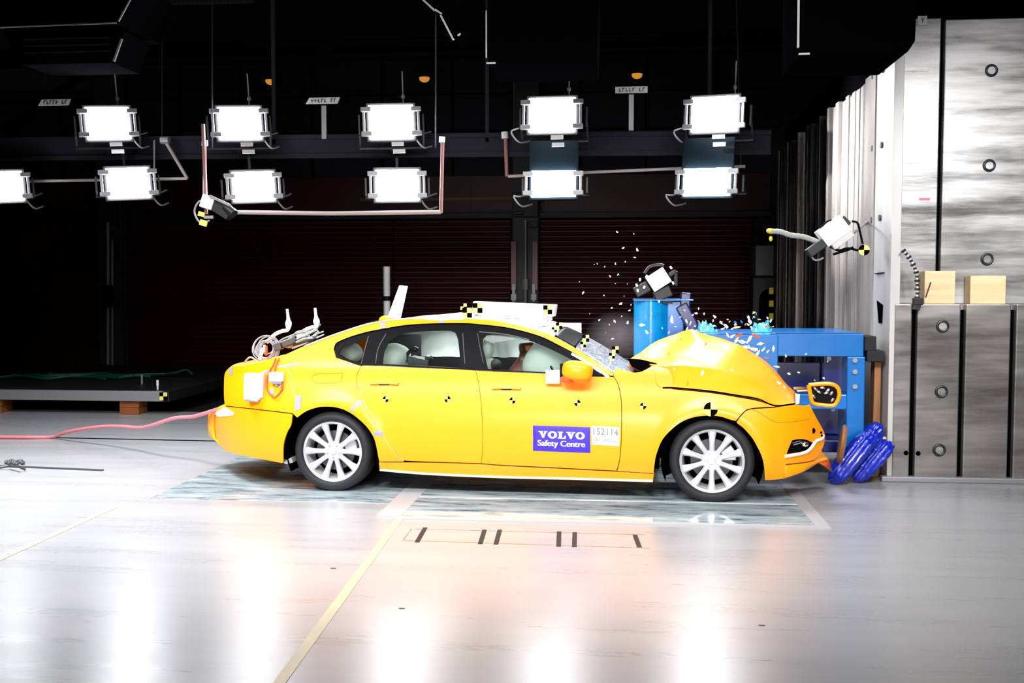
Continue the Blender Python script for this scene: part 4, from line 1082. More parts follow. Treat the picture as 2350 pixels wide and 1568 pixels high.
# lower spoiler lip sticking forward
LIP = [((1800, 1070), (1797, 1099)), ((1830, 1066.5), (1825, 1090)), ((1857, 1063), (1852, 1079)), ((1885, 1057), (1878, 1063)), ((1902, 1053), (1900, 1057))]
rows = [[surf(*a, .0), surf(*b, .01), surf(*b, .30)] for a, b in LIP]
rows = [[Vector(a), Vector(b), Vector((b.x, b.y + .55, b.z))] for (a, b, c) in rows]
mm = MB(); mm.grid([catmull([r[i] for r in rows], 14) for i in range(3)]); mm.build('spoiler_lip', 'yellow_paint', car, solid=.02, angle=60)
mm = MB(); mm.grid([[surf(1880, 1063, .02), surf(1902, 1056, .02)], [surf(1895, 1072, .02), surf(1911, 1085, .02)]]); mm.build('bent_undertray', 'orange_bit', car, solid=.01)
# ---- glasshouse
DLO = [(771.5, 789), (799, 776), (842, 763), (884, 755), (926, 748), (980, 744), (1063, 743), (1105, 746), (1169, 754), (1239, 773), (1291, 798), (1325, 816), (1360, 839), (1394, 862), (1330, 862), (1250, 857), (1165, 853), (1091, 849.5), (1054, 847), (980, 844), (850, 838), (820, 837), (795, 828.5), (772, 820), (767, 802)]
H_Q = [(776, 813), (783, 803), (800, 794), (822, 784), (843, 775), (840, 790), (834, 808), (826, 833), (800, 826)]
H_R = [(877, 836), (879, 815), (886, 796), (898, 779), (915, 769), (945, 763), (990, 760), (1035, 760), (1046, 766), (1051, 780), (1054, 805), (1057, 845), (980, 841)]
H_F = [(1119, 847.5), (1112, 820), (1107, 795), (1108, 779), (1116, 770), (1135, 768.5), (1175, 772), (1215, 782), (1262, 801), (1309, 824.5), (1338, 840.5), (1352, 849), (1362, 859), (1330, 860), (1250, 855)]
GLASS[0] = True
mm = MB(); panel_mesh(mm, DLO, holes=[H_Q, H_R, H_F], off=.006, thick=.025, gap=0); mm.build('window_frame', 'black_trim', car, angle=40)
for h in (H_Q, H_R, H_F):
    c = (sum(p[0] for p in h) / len(h), sum(p[1] for p in h) / len(h))
    hh = [(c[0] + (p[0] - c[0]) * 1.03, c[1] + (p[1] - c[1]) * 1.05) for p in h]
    mm = MB(); panel_mesh(mm, hh, off=.016, back=False, gap=0); mm.build('side_window', 'car_glass', car, angle=40)
mm = MB(); panel_mesh(mm, DLO, holes=[H_Q, H_R, H_F], off=.006, thick=.02, gap=0, mirror=True, step=.1); mm.build('window_frame', 'black_trim', car, angle=40)
GLASS[0] = False
def strip(pts, off, r, name, mt, par=car, n=40, seg=6):
    mm = MB(); mm.tube(catmull([surf(*p, off) for p in pts], n), r, seg); return mm.build(name, mt, par)
strip([(767, 802), (772, 788), (799, 775.5), (842, 762.5), (884, 754.5), (926, 747.5), (980, 743.5), (1063, 742.5), (1105, 745.5), (1169, 753.5), (1239, 772.5), (1291, 797.5)], -.001, .0035, 'trim_line', 'black_trim', n=80)
strip([(1312, 812), (1340, 828), (1368, 847), (1398, 867)], -.004, .011, 'pillar_trim', 'white_paint')
strip([(1100, 762), (1160, 768), (1215, 780)], .002, .006, 'frame_seal', 'dark_grey')
for pts in ([(1062, 765), (1064, 800), (1068, 846)], [(1096, 765), (1102, 800), (1113, 848)], [(886, 766), (868, 800), (862, 834)], [(846, 772), (838, 800), (829, 836)]):
    strip(pts, .004, .004, 'frame_seal', 'dark_grey', n=12)
# roof, windscreen, rear window lofted across the car
def across(name, near, mt, crown, n=40, m_=14, lift=0.0, solid=.02, endpts=None, inset0=0.0, ramp=False):
    N = catmull(near, n); rows = []
    for j in range(m_ + 1):
        u = j / m_; row = []
        for p in N:
            y = p.y + inset0 + (-p.y - p.y - 2 * inset0) * u
            row.append(Vector((p.x, y, p.z + lift + (crown if not ramp else crown * min(1, max(0, (p.x - N[0].x) / (N[-1].x - N[0].x) * 2.6 - .55))) * (1 - (2 * u - 1) ** 2))))
        rows.append(row)
    mm = MB(); mm.grid(rows); return mm.build(name, mt, car, solid=solid, angle=50)
ROOF = [(829, 747), (874, 737.5), (918, 733), (999, 731.5), (1060, 731), (1127, 735), (1190, 747), (1254, 765.5), (1272, 773)]
RP = [surf(x, y, .01) for x, y in ROOF]
across('roof_panel', RP, 'white_sheet', .055, solid=.025, ramp=True)
WS = [surf(x, y, .012) for x, y in ((1272, 773), (1297, 786), (1350, 818), (1380, 838), (1412, 859))]
q = WS[-1]; WS.append(Vector((q.x + .12, q.y, q.z - .06)))
across('windscreen', WS, 'cracked_glass', .035, solid=.006)
SHD = [WS[0] + Vector((0, 0, .004)), WS[1] + Vector((0, 0, .006)), WS[1] * .55 + WS[2] * .45 + Vector((0, 0, .006))]
across('sun_band', SHD, 'black_trim', .036, n=8, solid=.003, inset0=.02)
RG = [surf(x, y, .02) for x, y in ((829, 747), (778, 763), (735, 778), (693, 796), (648, 816.6))]
across('rear_window', RG, 'black_trim', .03, solid=.006)
TR = [surf(x, y, .01) for x, y in ((648, 816.6), (625, 822), (608, 829), (574, 837), (531, 841))]
across('boot_lid', TR, 'yellow_paint', .02, solid=.02)
TB = [surf(x, y, .004) for x, y in ((531, 841), (521, 850), (515, 863), (514, 905), (516, 931.5))]
def across_x(name, near, mt, bulge, solid=.02):
    N = catmull(near, 14); rows = []
    for j in range(15):
        u = j / 14; rows.append([Vector((p.x + bulge * (1 - (2 * u - 1) ** 2), p.y * (1 - 2 * u), p.z)) for p in N])
    mm = MB(); mm.grid(rows); return mm.build(name, mt, car, solid=solid, angle=50)
across_x('tail_panel', TB, 'yellow_paint', -.10)
across_x('bumper_skin', [surf(x, y, .004) for x, y in ((516, 933), (500, 942), (490, 953), (489.5, 975), (491, 1002), (499, 1015), (518, 1035), (565, 1047.5))], 'yellow_paint', -.12)
# white patch painted as the highlight on the bumper corner
mm = MB(); panel_mesh(mm, [(490, 950), (510, 937), (517, 936), (537, 949), (535, 954), (500, 957)], off=-.006, thick=.006, gap=0); mm.build('corner_highlight', 'white_sheet', car)
# white films along the roof rail
strip([(700, 794), (760, 771), (829, 748), (874, 738), (918, 732.5), (999, 729)], -.006, .006, 'roof_tape', 'white_sheet', n=50)
mm = MB(); panel_mesh(mm, [(975, 734), (1000, 729), (1060, 727), (1063, 734), (1000, 736)], off=-.006, thick=.008, gap=0, smoothing=False)
mm.build('roof_tape', 'white_sheet', car)
# ---- bonnet (buckled up)
E_ = [(1500, 837, .085), (1503, 858, .06), (1510, 887, .048), (1540, 890, .055), (1570, 892, .06), (1634, 898.5, .07), (1698, 908.5, .085), (1740, 916, .11), (1778, 931, .15), (1825, 927, .24)]
C_ = [(1482, 832, .24), (1500, 832, .34), (1549, 813, .42), (1613, 804, .46), (1655, 795, .52), (1694, 791, .58), (1720, 811, .55), (1757, 837, .52), (1785, 868, .50), (1806, 892, .48), (1825.5, 914, .46)]
M_ = [(1500, 838, .10), (1560, 839, .19), (1620, 844, .22), (1670, 853, .24), (1720, 871, .26), (1770, 894, .30), (1825, 921, .36)]
R_ = [(1442, 826, .80), (1464, 813, .80), (1506, 785, .77), (1549, 768, .72), (1587, 756, .70), (1613, 766, .72), (1655, 776.6, .76), (1694, 790, .80), (1723, 806, .80), (1757, 830, .78), (1783, 855, .76), (1804, 881, .72), (1826, 901, .68)]
NH = 60
rowE = catmull([surf(p[0], p[1], -.004) if k < 3 else at_inset(*p) for k, p in enumerate(E_)], NH); rowM = catmull([at_inset(*p) for p in M_], NH); rowC = catmull([at_inset(*p) for p in C_], NH); rowR = catmull([at_inset(*p) for p in R_], NH)
rowF = [Vector((p.x, p.y + .17, p.z - .16)) for p in rowR]; rowG = [Vector((p.x, p.y + .12, p.z - .03)) for p in rowR]
rows = []
for j in range(NH):
    A = [rowE[j], rowC[j], rowR[j], rowG[j], rowF[j]]
    mid1 = rowM[j]
    rows.append(catmull([A[0], mid1.lerp(A[0], .12), mid1, mid1.lerp(A[1], .12), A[1].lerp(mid1, .10), A[1], A[1].lerp(A[2], .08), A[2].lerp(A[1], .06), A[2], A[2].lerp(A[3], .2), A[3], A[4]], 46))
for j, r in enumerate(rows):
    for i, p in enumerate(r):
        s = math.sin(PI * j / (NH - 1)) * min(1, i / 6)
        p.z += .003 * s * math.sin(i * .5 + j * .2) + .002 * s * math.sin(j * .3 - i * .4)
mm = MB(); mm.grid(rows); mm.build('bonnet', 'yellow_paint', car, solid=.012, angle=30)
mm = MB(); mm.prism([at_inset(x, y, .17) for x, y in ((1440, 824), (1470, 826), (1506, 835), (1512, 852), (1474, 854), (1450, 842))], (0.002, .05, 0)); mm.build('bonnet_gap_dark', 'black_matte', car, smooth=False)  # black sheet stands in for the darkness under the raised bonnet
mm = MB(); mm.tube(rowE[10:], .006, 6); mm.build('bonnet_seal', 'black_matte', car)
# black box for the engine bay darkness, cabin floor and wheel housings
mm = MB(); mm.box2((XF - .62, -.66, .3), (XF + .28, .0, .86)); mm.box2((XF - .72, -.60, .80), (XF - .40, .0, .93)); mm.build('engine_bay_dark', 'black_matte', car, smooth=False)
mm = MB(); mm.box2((XRr - .55, -.70, .22), (XF - .4, .72, .30)); mm.box2((XRr - .60, -.60, .3), (XRr + .18, .60, .80)); mm.build('floor_pan', 'black_matte', car, smooth=False)
for xc in (XF, XRr):
    for s in (-1, 1):
        mm = MB(); rows = []
        for k in range(25):
            a = -0.45 + (PI + .9) * k / 24
            rows.append([(xc + .385 * math.cos(a), s * (CW / 2 - d), RW + .385 * math.sin(a)) for d in (.03, .30)])
        mm.grid(rows); c = len(mm.v); mm.v.append((xc, s * (CW / 2 - .30), RW)); mm.f += [(c, 2 * k + 1, 2 * k + 3) for k in range(24)]; mm.mi += [0] * 24
        mm.build('wheel_liner', 'black_matte', car)
mm = MB(); p = [surf(x, y, .03) for x, y in ((650, 1062), (656, 1066), (672, 1062), (668, 1050))]; mm.prism(p, (0, .2, 0)); mm.build('mud_flap', 'seat_pale', car, smooth=False)
# headlamp cluster pushed forward and yellow-rimmed lamp frame
FR = [(1856, 884), (1890, 881), (1912, 883), (1924, 893), (1926, 908), (1920, 924), (1911, 931), (1890, 930), (1866, 925), (1860, 905)]
pts = [at_inset(x, y, .42) for x, y in FR]; ring_ = catmull(pts + [pts[0]], 50)
mm = MB(); mm.tube(ring_, .016, 8); lf = mm.build('lamp_frame', 'yellow_paint', car)
mm = MB(); c = at_inset(1892, 906, .44); mm.prism([p + Vector((0, .02, 0)) for p in ring_[:-1]], (0, .05, 0)); mm.build('lamp_body', 'black_trim', lf, smooth=False)
mm = MB()
for (x, y) in ((1872, 893), (1888, 890), (1900, 896), (1908, 903), (1880, 900), (1896, 902), (1868, 910), (1910, 918)):
    mm.ell(at_inset(x, y, .425), (.022, .012, .012), (0, x * 3.1, 0), 8, 6)
mm.build('lamp_chip', 'chrome', lf)
mm = MB(); mm.bar(at_inset(1822, 891, .5), at_inset(1858, 890, .45), .02); mm.bar(at_inset(1830, 897, .5), at_inset(1858, 896, .45), .012); mm.build('bent_bracket', 'chrome', car, smooth=False)
mm = MB(); panel_mesh(mm, [(1825, 903), (1836, 905), (1834, 927), (1826, 929)], off=-.004, thick=.006, gap=0, smoothing=False); mm.build('bonnet_corner', 'white_sheet', car)
# ---- seam strips, handles, flap
for par, pts in ((rd, [(845, 880), (862, 879), (882, 882), (900, 880), (908, 878)]), (fd, [(1121, 886), (1140, 889), (1163, 893), (1185, 891), (1197, 888)])):
    x0 = pts[2][0]; y0 = pts[2][1]
    mm = MB(); panel_mesh(mm, [(x0 - 36, y0 - 3), (x0 - 14, y0 - 9), (x0 + 8, y0 - 10), (x0 + 32, y0 - 3), (x0 + 30, y0 + 1), (x0 + 10, y0 - .5), (x0 - 12, y0 - .5), (x0 - 34, y0)], off=-.022, thick=.016, gap=0, step=.03); hd = mm.build('door_handle', 'yellow_paint', par)
    mm = MB(); panel_mesh(mm, [(x0 - 15, y0 - .5), (x0, y0 - 1.5), (x0 + 13, y0 - .5), (x0 + 10, y0 + 3), (x0 - 11, y0 + 3)], off=-.003, thick=.004, gap=0, step=.03); mm.build('handle_shadow', 'dark_grey', par)  # dark patch painted as the shadow under the handle
def outline(pts, name, mt, par, r=.0022, n=50):
    mm = MB(); mm.tube(catmull([surf(*p, .0) for p in pts], n), r, 5); return mm.build(name, mt, par)
mat('seam_shade', (0.33, 0.12, 0.004), rough=0.6)
outline([(786, 856), (772, 857), (735, 858), (722, 860), (716, 866), (718, 874), (727, 879), (750, 880), (774, 878), (783, 872), (786, 856)], 'filler_flap', 'seam_shade', shell)
outline([(1722, 938), (1740, 946), (1760, 958), (1775, 967), (1800, 970), (1830, 967), (1858, 962)], 'lamp_seam', 'seam_shade', fb_)
# door mirror
mm = MB(); c = at_inset(1325, 851, -.04); mm.ell(c, (.118, .075, .075), (0, .12, .06), 28, 18, .72); mi = mm.build('door_mirror', 'yellow_paint', car, angle=80)
mm = MB(); c2 = at_inset(1303, 870, -.01); mm.ell(c2, (.055, .05, .03), (0, .1, 0), 16, 10, .8); mm.build('mirror_foot', 'orange_bit', mi)
mm = MB(); c2 = at_inset(1332, 871, -.02); mm.ell(c2, (.07, .05, .024), (0, .1, 0), 16, 10, .8); mm.build('mirror_base', 'yellow_paint', mi)
mm = MB(); c3 = at_inset(1289, 850, .0); mm.box(c3, (.02, .06, .10)); mm.build('mirror_glass', 'black_trim', mi)
# ---- wheels
def wheel(xc, side, rot):
    yf = side * (CW / 2 - .03); s = side
    def prf(lst): return [(r, yf - s * d) for r, d in lst]
    mm = MB()
    mm.lathe(prf([(.225, .20), (.245, .030), (.250, .022), (.247, .010), (.240, .008), (.226, .016), (.216, .045), (.205, .16)]), 72, 'Y', (xc, 0, RW))
    for k in range(10):
        a = rot + k * PI / 5; ca, sa = math.cos(a), math.sin(a)
        def P(r, w_, d): return Vector((xc + r * ca - w_ * sa, yf - s * d, RW + r * sa + w_ * ca))
        st = []
        for (r, w_, d) in ((.050, .026, .036), (.085, .019, .030), (.13, .0195, .022), (.18, .024, .017), (.235, .036, .018)):
            st.append([P(r, -w_, d + .010), P(r, -w_ * .55, d), P(r, w_ * .55, d), P(r, w_, d + .010), P(r, w_ * .8, d + .045), P(r, -w_ * .8, d + .045)])
        vs = [v for q_ in st for v in q_]; fs = []
        for i in range(len(st) - 1):
            for j in range(6): fs.append((i * 6 + j, i * 6 + (j + 1) % 6, i * 6 + 6 + (j + 1) % 6, i * 6 + 6 + j))
        fs += [tuple(range(6)), tuple(range((len(st) - 1) * 6, len(st) * 6))]
        mm.add(vs, fs)
    mm.lathe(prf([(.001, .030), (.068, .030), (.078, .040), (.078, .09), (.001, .09)]), 40, 'Y', (xc, 0, RW))
    wh = mm.build('wheel', 'alloy', car, angle=32)
    mm = MB(); t0 = .0
    mm.lathe(prf([(.242, .012), (.250, -.004), (.268, -.012), (.290, -.010), (.305, .002), (.314, .016), (.318, .028), (RW - .002, .05), (RW, .10), (RW, .14), (RW - .002, .19), (.315, .212), (.300, .228), (.242, .215)]), 96, 'Y', (xc, 0, RW), closed=True)
    mm.build('tyre', 'rubber', wh, angle=50)
    mm = MB(); mm.lathe(prf([(.001, .022), (.026, .022), (.031, .030)]), 28, 'Y', (xc, 0, RW)); mm.build('hub_cap', 'grey_metal' if 0 else 'alloy', wh)
    for k in range(5):
        a = rot + PI / 10 + k * 2 * PI / 5; mm = MB(); c = Vector((xc + .052 * math.cos(a), yf - s * .026, RW + .052 * math.sin(a)))
        mm.cyl(c, c + Vector((0, s * -.012, 0)), .009, seg=6); mm.build('lug_nut', 'grey_metal', wh, smooth=False)
    mm = MB(); mm.lathe(prf([(.05, .10), (.16, .10), (.16, .125), (.05, .125)]), 40, 'Y', (xc, 0, RW), closed=True); mm.build('brake_disc', 'dark_grey', wh)
    mm = MB(); a = .35
    pts = [(xc + r * math.cos(t_), yf - s * .075, RW + r * math.sin(t_)) for r, t_ in ((.09, a - .4), (.185, a - .35), (.19, a), (.185, a + .35), (.09, a + .4))]
    mm.prism(pts, (0, -s * .07, 0)); mm.build('brake_caliper', 'alloy', wh, smooth=False, bevel=.008)
    mm = MB(); mm.lathe(prf([(.001, .18), (.225, .18)]), 40, 'Y', (xc, 0, RW)); mm.build('wheel_back', 'black_matte', wh)
    return wh
for s in (-1, 1):
    wheel(XF, s, PI / 2); wheel(XRr, s, PI / 2 + PI / 10)
# ---- stickers, tags, targets on the flank
def spanel(name, quad, mt, off=-.003, par=car, thick=.0028):
    mm = MB(); panel_mesh(mm, quad, off=off, thick=thick, gap=0, smoothing=False); return mm.build(name, mt, par, smooth=False)
BQ = [(1223, 976.6), (1354.5, 981), (1355, 1040), (1223, 1035)]
TQ = [(1357, 977.6), (1422, 981), (1421, 1024.5), (1358.5, 1021)]
st = spanel('sticker', BQ, 'blue_sticker'); tg = spanel('number_tag', TQ, 'tag_white')
def quv(Q, u, v):
    a, b, c, d = [Vector((*p, 0)) for p in Q]; return (a * (1 - u) + b * u) * (1 - v) + (d * (1 - u) + c * u) * v
def text_mesh(body):
    cu = bpy.data.curves.new('lettering', 'FONT'); cu.body = body; cu.size = 1; cu.resolution_u = 4
    ob = bpy.data.objects.new('lettering', cu); C.objects.link(ob); bpy.context.view_layer.update()
    me = ob.evaluated_get(bpy.context.evaluated_depsgraph_get()).to_mesh()
    vs = [v.co.copy() for v in me.vertices]; fs = [tuple(p.vertices) for p in me.polygons]
    bpy.data.objects.remove(ob); bpy.data.curves.remove(cu)
    return vs, fs
def place_text(mm, vs, fs, Q, u0, u1, v0, v1, off, bold=0.0):
    x0, x1 = min(v.x for v in vs), max(v.x for v in vs); y0, y1 = min(v.y for v in vs), max(v.y for v in vs)
    for dx in ((0,) if not bold else (-bold, 0, bold)):
        out = []
        for v in vs:
            u = u0 + (u1 - u0) * (v.x - x0) / (x1 - x0) + dx; w_ = v1 + (v0 - v1) * (v.y - y0) / (y1 - y0)
            q_ = quv(Q, u, w_); p = surf(q_.x, q_.y, off); p.y -= abs(dx) * .02; out.append(p)
        mm.add(out, fs)
def glyphs():
    """wide slab-serif V O L V O as quads"""
    vs = []; fs = []
    def quad(*p):
        n = len(vs); vs.extend([Vector((x, y, 0)) for x, y in p]); fs.append(tuple(range(n, n + len(p))))
    def V(x):
        quad((x + .08, 1), (x + .44, 1), (x + .68, .2), (x + .46, 0)); quad((x + .70, 1), (x + .92, 1), (x + .60, 0), (x + .46, 0))
        quad((x, 1), (x + .50, 1), (x + .50, .86), (x, .86)); quad((x + .62, 1), (x + 1.02, 1), (x + 1.02, .86), (x + .62, .86))
    def O(x):
        n = 20
        for k in range(n):
            a, b = 2 * PI * k / n, 2 * PI * (k + 1) / n
            f = lambda t, rx, ry: (x + .5 + rx * math.cos(t), .5 + ry * math.sin(t))
            quad(f(a, .52, .53), f(b, .52, .53), f(b, .20, .32), f(a, .20, .32))
    def Lt(x):
        quad((x + .14, 1), (x + .46, 1), (x + .46, 0), (x + .14, 0)); quad((x, 1), (x + .6, 1), (x + .6, .86), (x, .86))
        quad((x, .16), (x + .9, .16), (x + .9, 0), (x, 0)); quad((x + .72, .42), (x + .9, .42), (x + .9, .1), (x + .72, .1))
    V(0); O(1.06); Lt(2.14); V(3.06); O(4.12)
    return vs, fs
mm = MB(); vs, fs = glyphs(); place_text(mm, vs, fs, BQ, .095, .905, .20, .49, -.0048)
vs, fs = text_mesh('Safety Centre'); place_text(mm, vs, fs, BQ, .085, .905, .56, .86, -.0048, bold=.006)
mm.build('lettering', 'tag_white', st, smooth=False, fix=False)
mm = MB(); vs, fs = text_mesh('152114'); place_text(mm, vs, fs, TQ, .07, .95, .10, .45, -.0048, bold=.004)
vs, fs = text_mesh('A1 W01a'); place_text(mm, vs, fs, TQ, .12, .85, .62, .82, -.0048)
mm.build('lettering', 'tag_ink', tg, smooth=False, fix=False)
def disc_target(px, py, r, par, flip, sq=False):
    mm = MB(); c0 = surf(px, py, -.003); e = Vector((.0, .0, 0))
    for q_ in range(4):
        mm.cur = (q_ + flip) % 2; pts = [c0]
        for k in range(7):
            a = q_ * PI / 2 + k * PI / 12
            rr = r if not sq else r / max(abs(math.cos(a)), abs(math.sin(a)))
            x, z = c0.x + rr * math.cos(a), c0.z + rr * math.sin(a); pts.append(Vector((x, -CW / 2 + B(x, z) - .003, z)))
        mm.prism(pts, (0, .002, 0))
    return mm.build('target_sticker', ['target_pale', 'black_matte'], par, smooth=False)
mat('target_pale', (0.88, 0.66, 0.12), rough=0.5)
for (px, py, par, fl) in ((885, 916.5, rd, 0), (1027, 916.5, rd, 1), (1176, 919.5, fd, 0), (1325, 925, fd, 1), (1476, 932, car, 0)): disc_target(px, py, .024, par, fl)
disc_target(1631, 940, .052, car, 0)
# tape scraps
for q_ in ([(636, 840), (683, 833), (684, 838), (638, 845)], [(678, 909), (692, 907), (689, 940), (676, 944)], [(801, 940), (822, 919), (834, 922), (811, 945)], [(857, 990), (878, 990), (879, 1002), (859, 1000)], [(873, 741), (886, 740), (884, 753), (874, 754)], [(1007, 732), (1020, 731), (1019, 742), (1008, 743)], [(525, 846), (533, 842), (533, 860), (526, 862)], [(600, 852), (622, 848), (622, 853), (602, 857)], [(620, 892), (631, 895), (626, 908), (616, 905)]):
    spanel('tape_strip', q_, 'tape')
# wire taped along the rear arch
outline([(822, 918), (838, 945), (852, 970), (868, 988)], 'tape_line', 'tape_peach', car, r=.004)
outline([(820, 880), (829, 906), (845, 940), (873, 988), (905, 1040), (925, 1056)], 'tape_line', 'tape_peach', car, r=.003)
outline([(652, 842), (664, 855), (672, 890), (678, 915)], 'tape_line', 'tape_peach', car, r=.003)
# boxes on the rear quarter
p = surf(581, 887, -.05)
m = MB(); m.box(p, (.135, .09, .215), (0, .03, 0)); bx = m.build('data_box', 'white_paint', car, bevel=.016)
m = MB(); m.box(p + Vector((.0, -.0, -.112)), (.115, .08, .02), (0, .03, 0)); m.build('box_base', 'grey_metal', bx, bevel=.006)
m = MB(); m.box(p + Vector((.075, .01, .01)), (.03, .06, .20), (0, .03, 0)); m.build('box_clamp', 'tag_white', bx, bevel=.004)
p = surf(635, 865, -.03)
m = MB(); m.box(p, (.115, .06, .075)); b2 = m.build('junction_box', 'white_paint', car, bevel=.008)
m = MB(); m.box(p + Vector((0, 0, -.045)), (.09, .04, .02)); m.cyl(p + Vector((0, 0, -.05)), p + Vector((0, 0, -.075)), .012); m.cyl(p + Vector((.035, 0, -.05)), p + Vector((.035, 0, -.08)), .010); m.build('plug', 'tape', b2)
for pts in ([(633, 822), (627, 838), (620, 850), (613, 870), (612, 890), (620, 905), (630, 912)], [(646, 875), (648, 890), (641, 903), (630, 912), (622, 905)], [(641, 822), (633, 840), (630, 853)]):
    mm = MB(); mm.tube(catmull([surf(*q_, -.015) for q_ in pts], 24), .006, 6); mm.build('cable', 'red_wire', car)
# white camera flag on the front door
p = surf(1269, 865, -.045); m = MB(); m.box(p, (.112, .03, .105)); cb = m.build('door_box', 'white_paint', car, bevel=.006)
m = MB(); m.bar(p + Vector((.0, 0, .05)), p + Vector((-.02, .02, .08)), .012); m.cyl(p + Vector((.075, 0, .01)), p + Vector((.085, 0, .03)), .014); m.cyl(p + Vector((.06, .03, 0)), p + Vector((.13, .05, .01)), .012); m.build('box_arm', 'black_trim', cb)
# aerial fin and white blade
m = MB(); a = at_inset(866, 739, .75); b = at_inset(918, 735, .75); z = a.z - .01
poly = [a + Vector((0, 0, -.02)), at_inset(870, 729, .75), at_inset(878, 725, .75), at_inset(912, 727, .75), b + Vector((.02, 0, -.02))]
m.prism(poly, (0, .07, 0)); m.build('roof_fin', 'yellow_paint', car, bevel=.012)
m = MB(); poly = [at_inset(x, y, .72) for x, y in ((889, 729), (916, 655), (935, 657), (918, 734))]; m.prism(poly, (0, .02, 0)); m.build('roof_blade', 'white_paint', car, smooth=False, bevel=.003)
# white box beam with targets on the roof
yB = .42
m = MB(); poly = [at_inset(x, y, yB) for x, y in ((1085, 692), (1275, 700), (1271, 727), (1083, 722))]; m.prism(poly, (0, .16, 0)); rbm = m.build('roof_beam', 'white_paint', car, smooth=False, bevel=.006)
m = MB(); poly = [at_inset(x, y, yB + .03) for x, y in ((1095, 718), (1256, 724), (1253, 748), (1110, 744))]; m.prism(poly, (0, .12, 0)); m.build('beam_foot', 'white_sheet', rbm, smooth=False)
m = MB(); m.box(at_inset(1140, 730, yB + .01), (.05, .01, .016)); m.box(at_inset(1162, 731, yB + .01), (.06, .01, .012)); m.box(at_inset(1186, 731, yB + .01), (.05, .01, .008)); m.build('lettering', 'tape', rbm, smooth=False)
nrm = (0, -1, 0)
k = .0037
target(rbm, at_inset(1096, 707, yB - .008), .040, nrm, 'target_marker'); target(rbm, at_inset(1257, 711, yB - .008), .036, nrm, 'target_marker')
target(car, at_inset(1072, 718, .34), .040, nrm, 'target_marker'); target(car, at_inset(1064, 704, .5), .026, nrm, 'target_marker')
for (px, py, i, r, rz) in ((1283, 748, .3, .026, .5), (1272, 757, .27, .020, .5), (1344, 777, .3, .027, .9), (1338, 791, .28, .022, .9), (1412, 803, .32, .027, .9), (1404, 817, .29, .022, .9)):
    c = at_inset(px, py, i); target(car, c, r, (math.sin(rz) * .4, -1, .2), 'target_flag', thick=.006)
    mm = MB(); mm.bar(c, c + Vector((-.02, .02, -.09)), .012); mm.build('flag_stem', 'white_paint', car, smooth=False)
# tail gear: white hooked rods, cable coils
for pts in ([(612, 786), (622, 776), (634, 766), (648, 760), (660, 757), (662, 740), (659, 709)], [(683, 774), (692, 764), (704, 756), (718, 751), (727, 750), (726, 735), (723, 707)]):
    P_r = [at_inset(x, y, .85) for x, y in pts]; cv = catmull(P_r, 30)
    mm = MB(); mm.tube(cv, [.017 if i < 17 else .016 + .014 * math.exp(-((i - 20) / 2.2) ** 2) - .0004 * (i - 17) for i in range(30)], 10); mm.build('guide_hook', 'white_paint', car)
mm = MB(); random.seed(3)
for i in range(9):
    c = at_inset(612 + random.uniform(-10, 10), 802 + random.uniform(-6, 6), .55 + .04 * i); r = random.uniform(.06, .11); tl = random.uniform(-.3, .3)
    mm.tube([c + Vector((r * math.cos(a), r * .4 * math.sin(a + tl), r * .95 * math.sin(a))) for a in [2 * PI * k / 20 for k in range(21)]], .006, 6, cap=False)
mm.build('cable_coil', 'grey_metal', car)
mm = MB()
for i in range(12):
    a = at_inset(640 + random.uniform(-6, 40), 800 - random.uniform(0, 12), .5 + random.uniform(0, .5)); pts = [a]
    for k in range(4): pts.append(pts[-1] + Vector((random.uniform(.03, .10), random.uniform(-.06, .06), random.uniform(-.005, .055))))
    mm.tube(catmull(pts, 16), random.choice((.007, .010, .014)), 6)
mm.build('cable_bundle', 'seat_pale', car)
mm = MB()
for (x, y, i, a, b, c) in ((664, 786, .6, .10, .12, .05), (690, 783, .7, .12, .12, .05), (640, 795, .6, .07, .1, .06), (715, 778, .6, .1, .1, .03)): mm.box(at_inset(x, y, i), (a, b, c), (0, -.35, 0))
mm.build('logger_box', 'dark_grey', car, smooth=False, bevel=.008)
mm = MB(); mm.box(at_inset(611, 805, .5), (.02, .02, .08)); mm.build('plug', 'red_wire', car); 
mm = MB(); mm.box(at_inset(600, 812, .48), (.025, .02, .10), (0, .3, 0)); mm.box(at_inset(607, 800, .5), (.02, .02, .06)); mm.build('plug', 'white_paint', car)
mm = MB(); mm.tube(catmull([at_inset(559, 838, .5), at_inset(566, 826, .5), at_inset(575, 820, .5), at_inset(584, 825, .5), at_inset(592, 832, .5)], 20), .008, 6); mm.build('cable', 'grey_metal', car)
# ---- cabin: seats, airbags
def ell(name, px, py, i, r, mt, rot=None, pw=.8, par=car):
    mm = MB(); mm.ell(at_inset(px, py, i), r, rot, 24, 16, pw); return mm.build(name, mt, par, angle=80)
mm = MB(); rows = []
a = at_inset(872, 800, CW - .32); b = at_inset(1335, 800, CW - .28)
for j in range(15):
    rows.append([Vector((a.x + (b.x - a.x) * i / 40, CW / 2 - .22 - .10 * (j / 14) - .045 * abs(math.sin(i * .7)) ** .6 * math.sin(PI * j / 14), .95 + .36 * j / 14)) for i in range(41)])
mm.grid(rows); mm.build('curtain_airbag', 'airbag', car, angle=80)
mm = MB(); mm.box2((XRr - .1, CW / 2 - .24, .35), (XF - .55, CW / 2 - .18, .985)); mm.build('door_trim', 'seat_dark', car, smooth=False)
ell('front_airbag', 1258, 838, .52, (.20, .26, .20), 'airbag', (0, .5, 0))
ell('front_airbag', 1300, 850, .75, (.20, .24, .18), 'airbag', (0, .4, 0))
ell('head_restraint', 1121, 798, .45, (.045, .12, .10), 'airbag', (0, .1, 0))
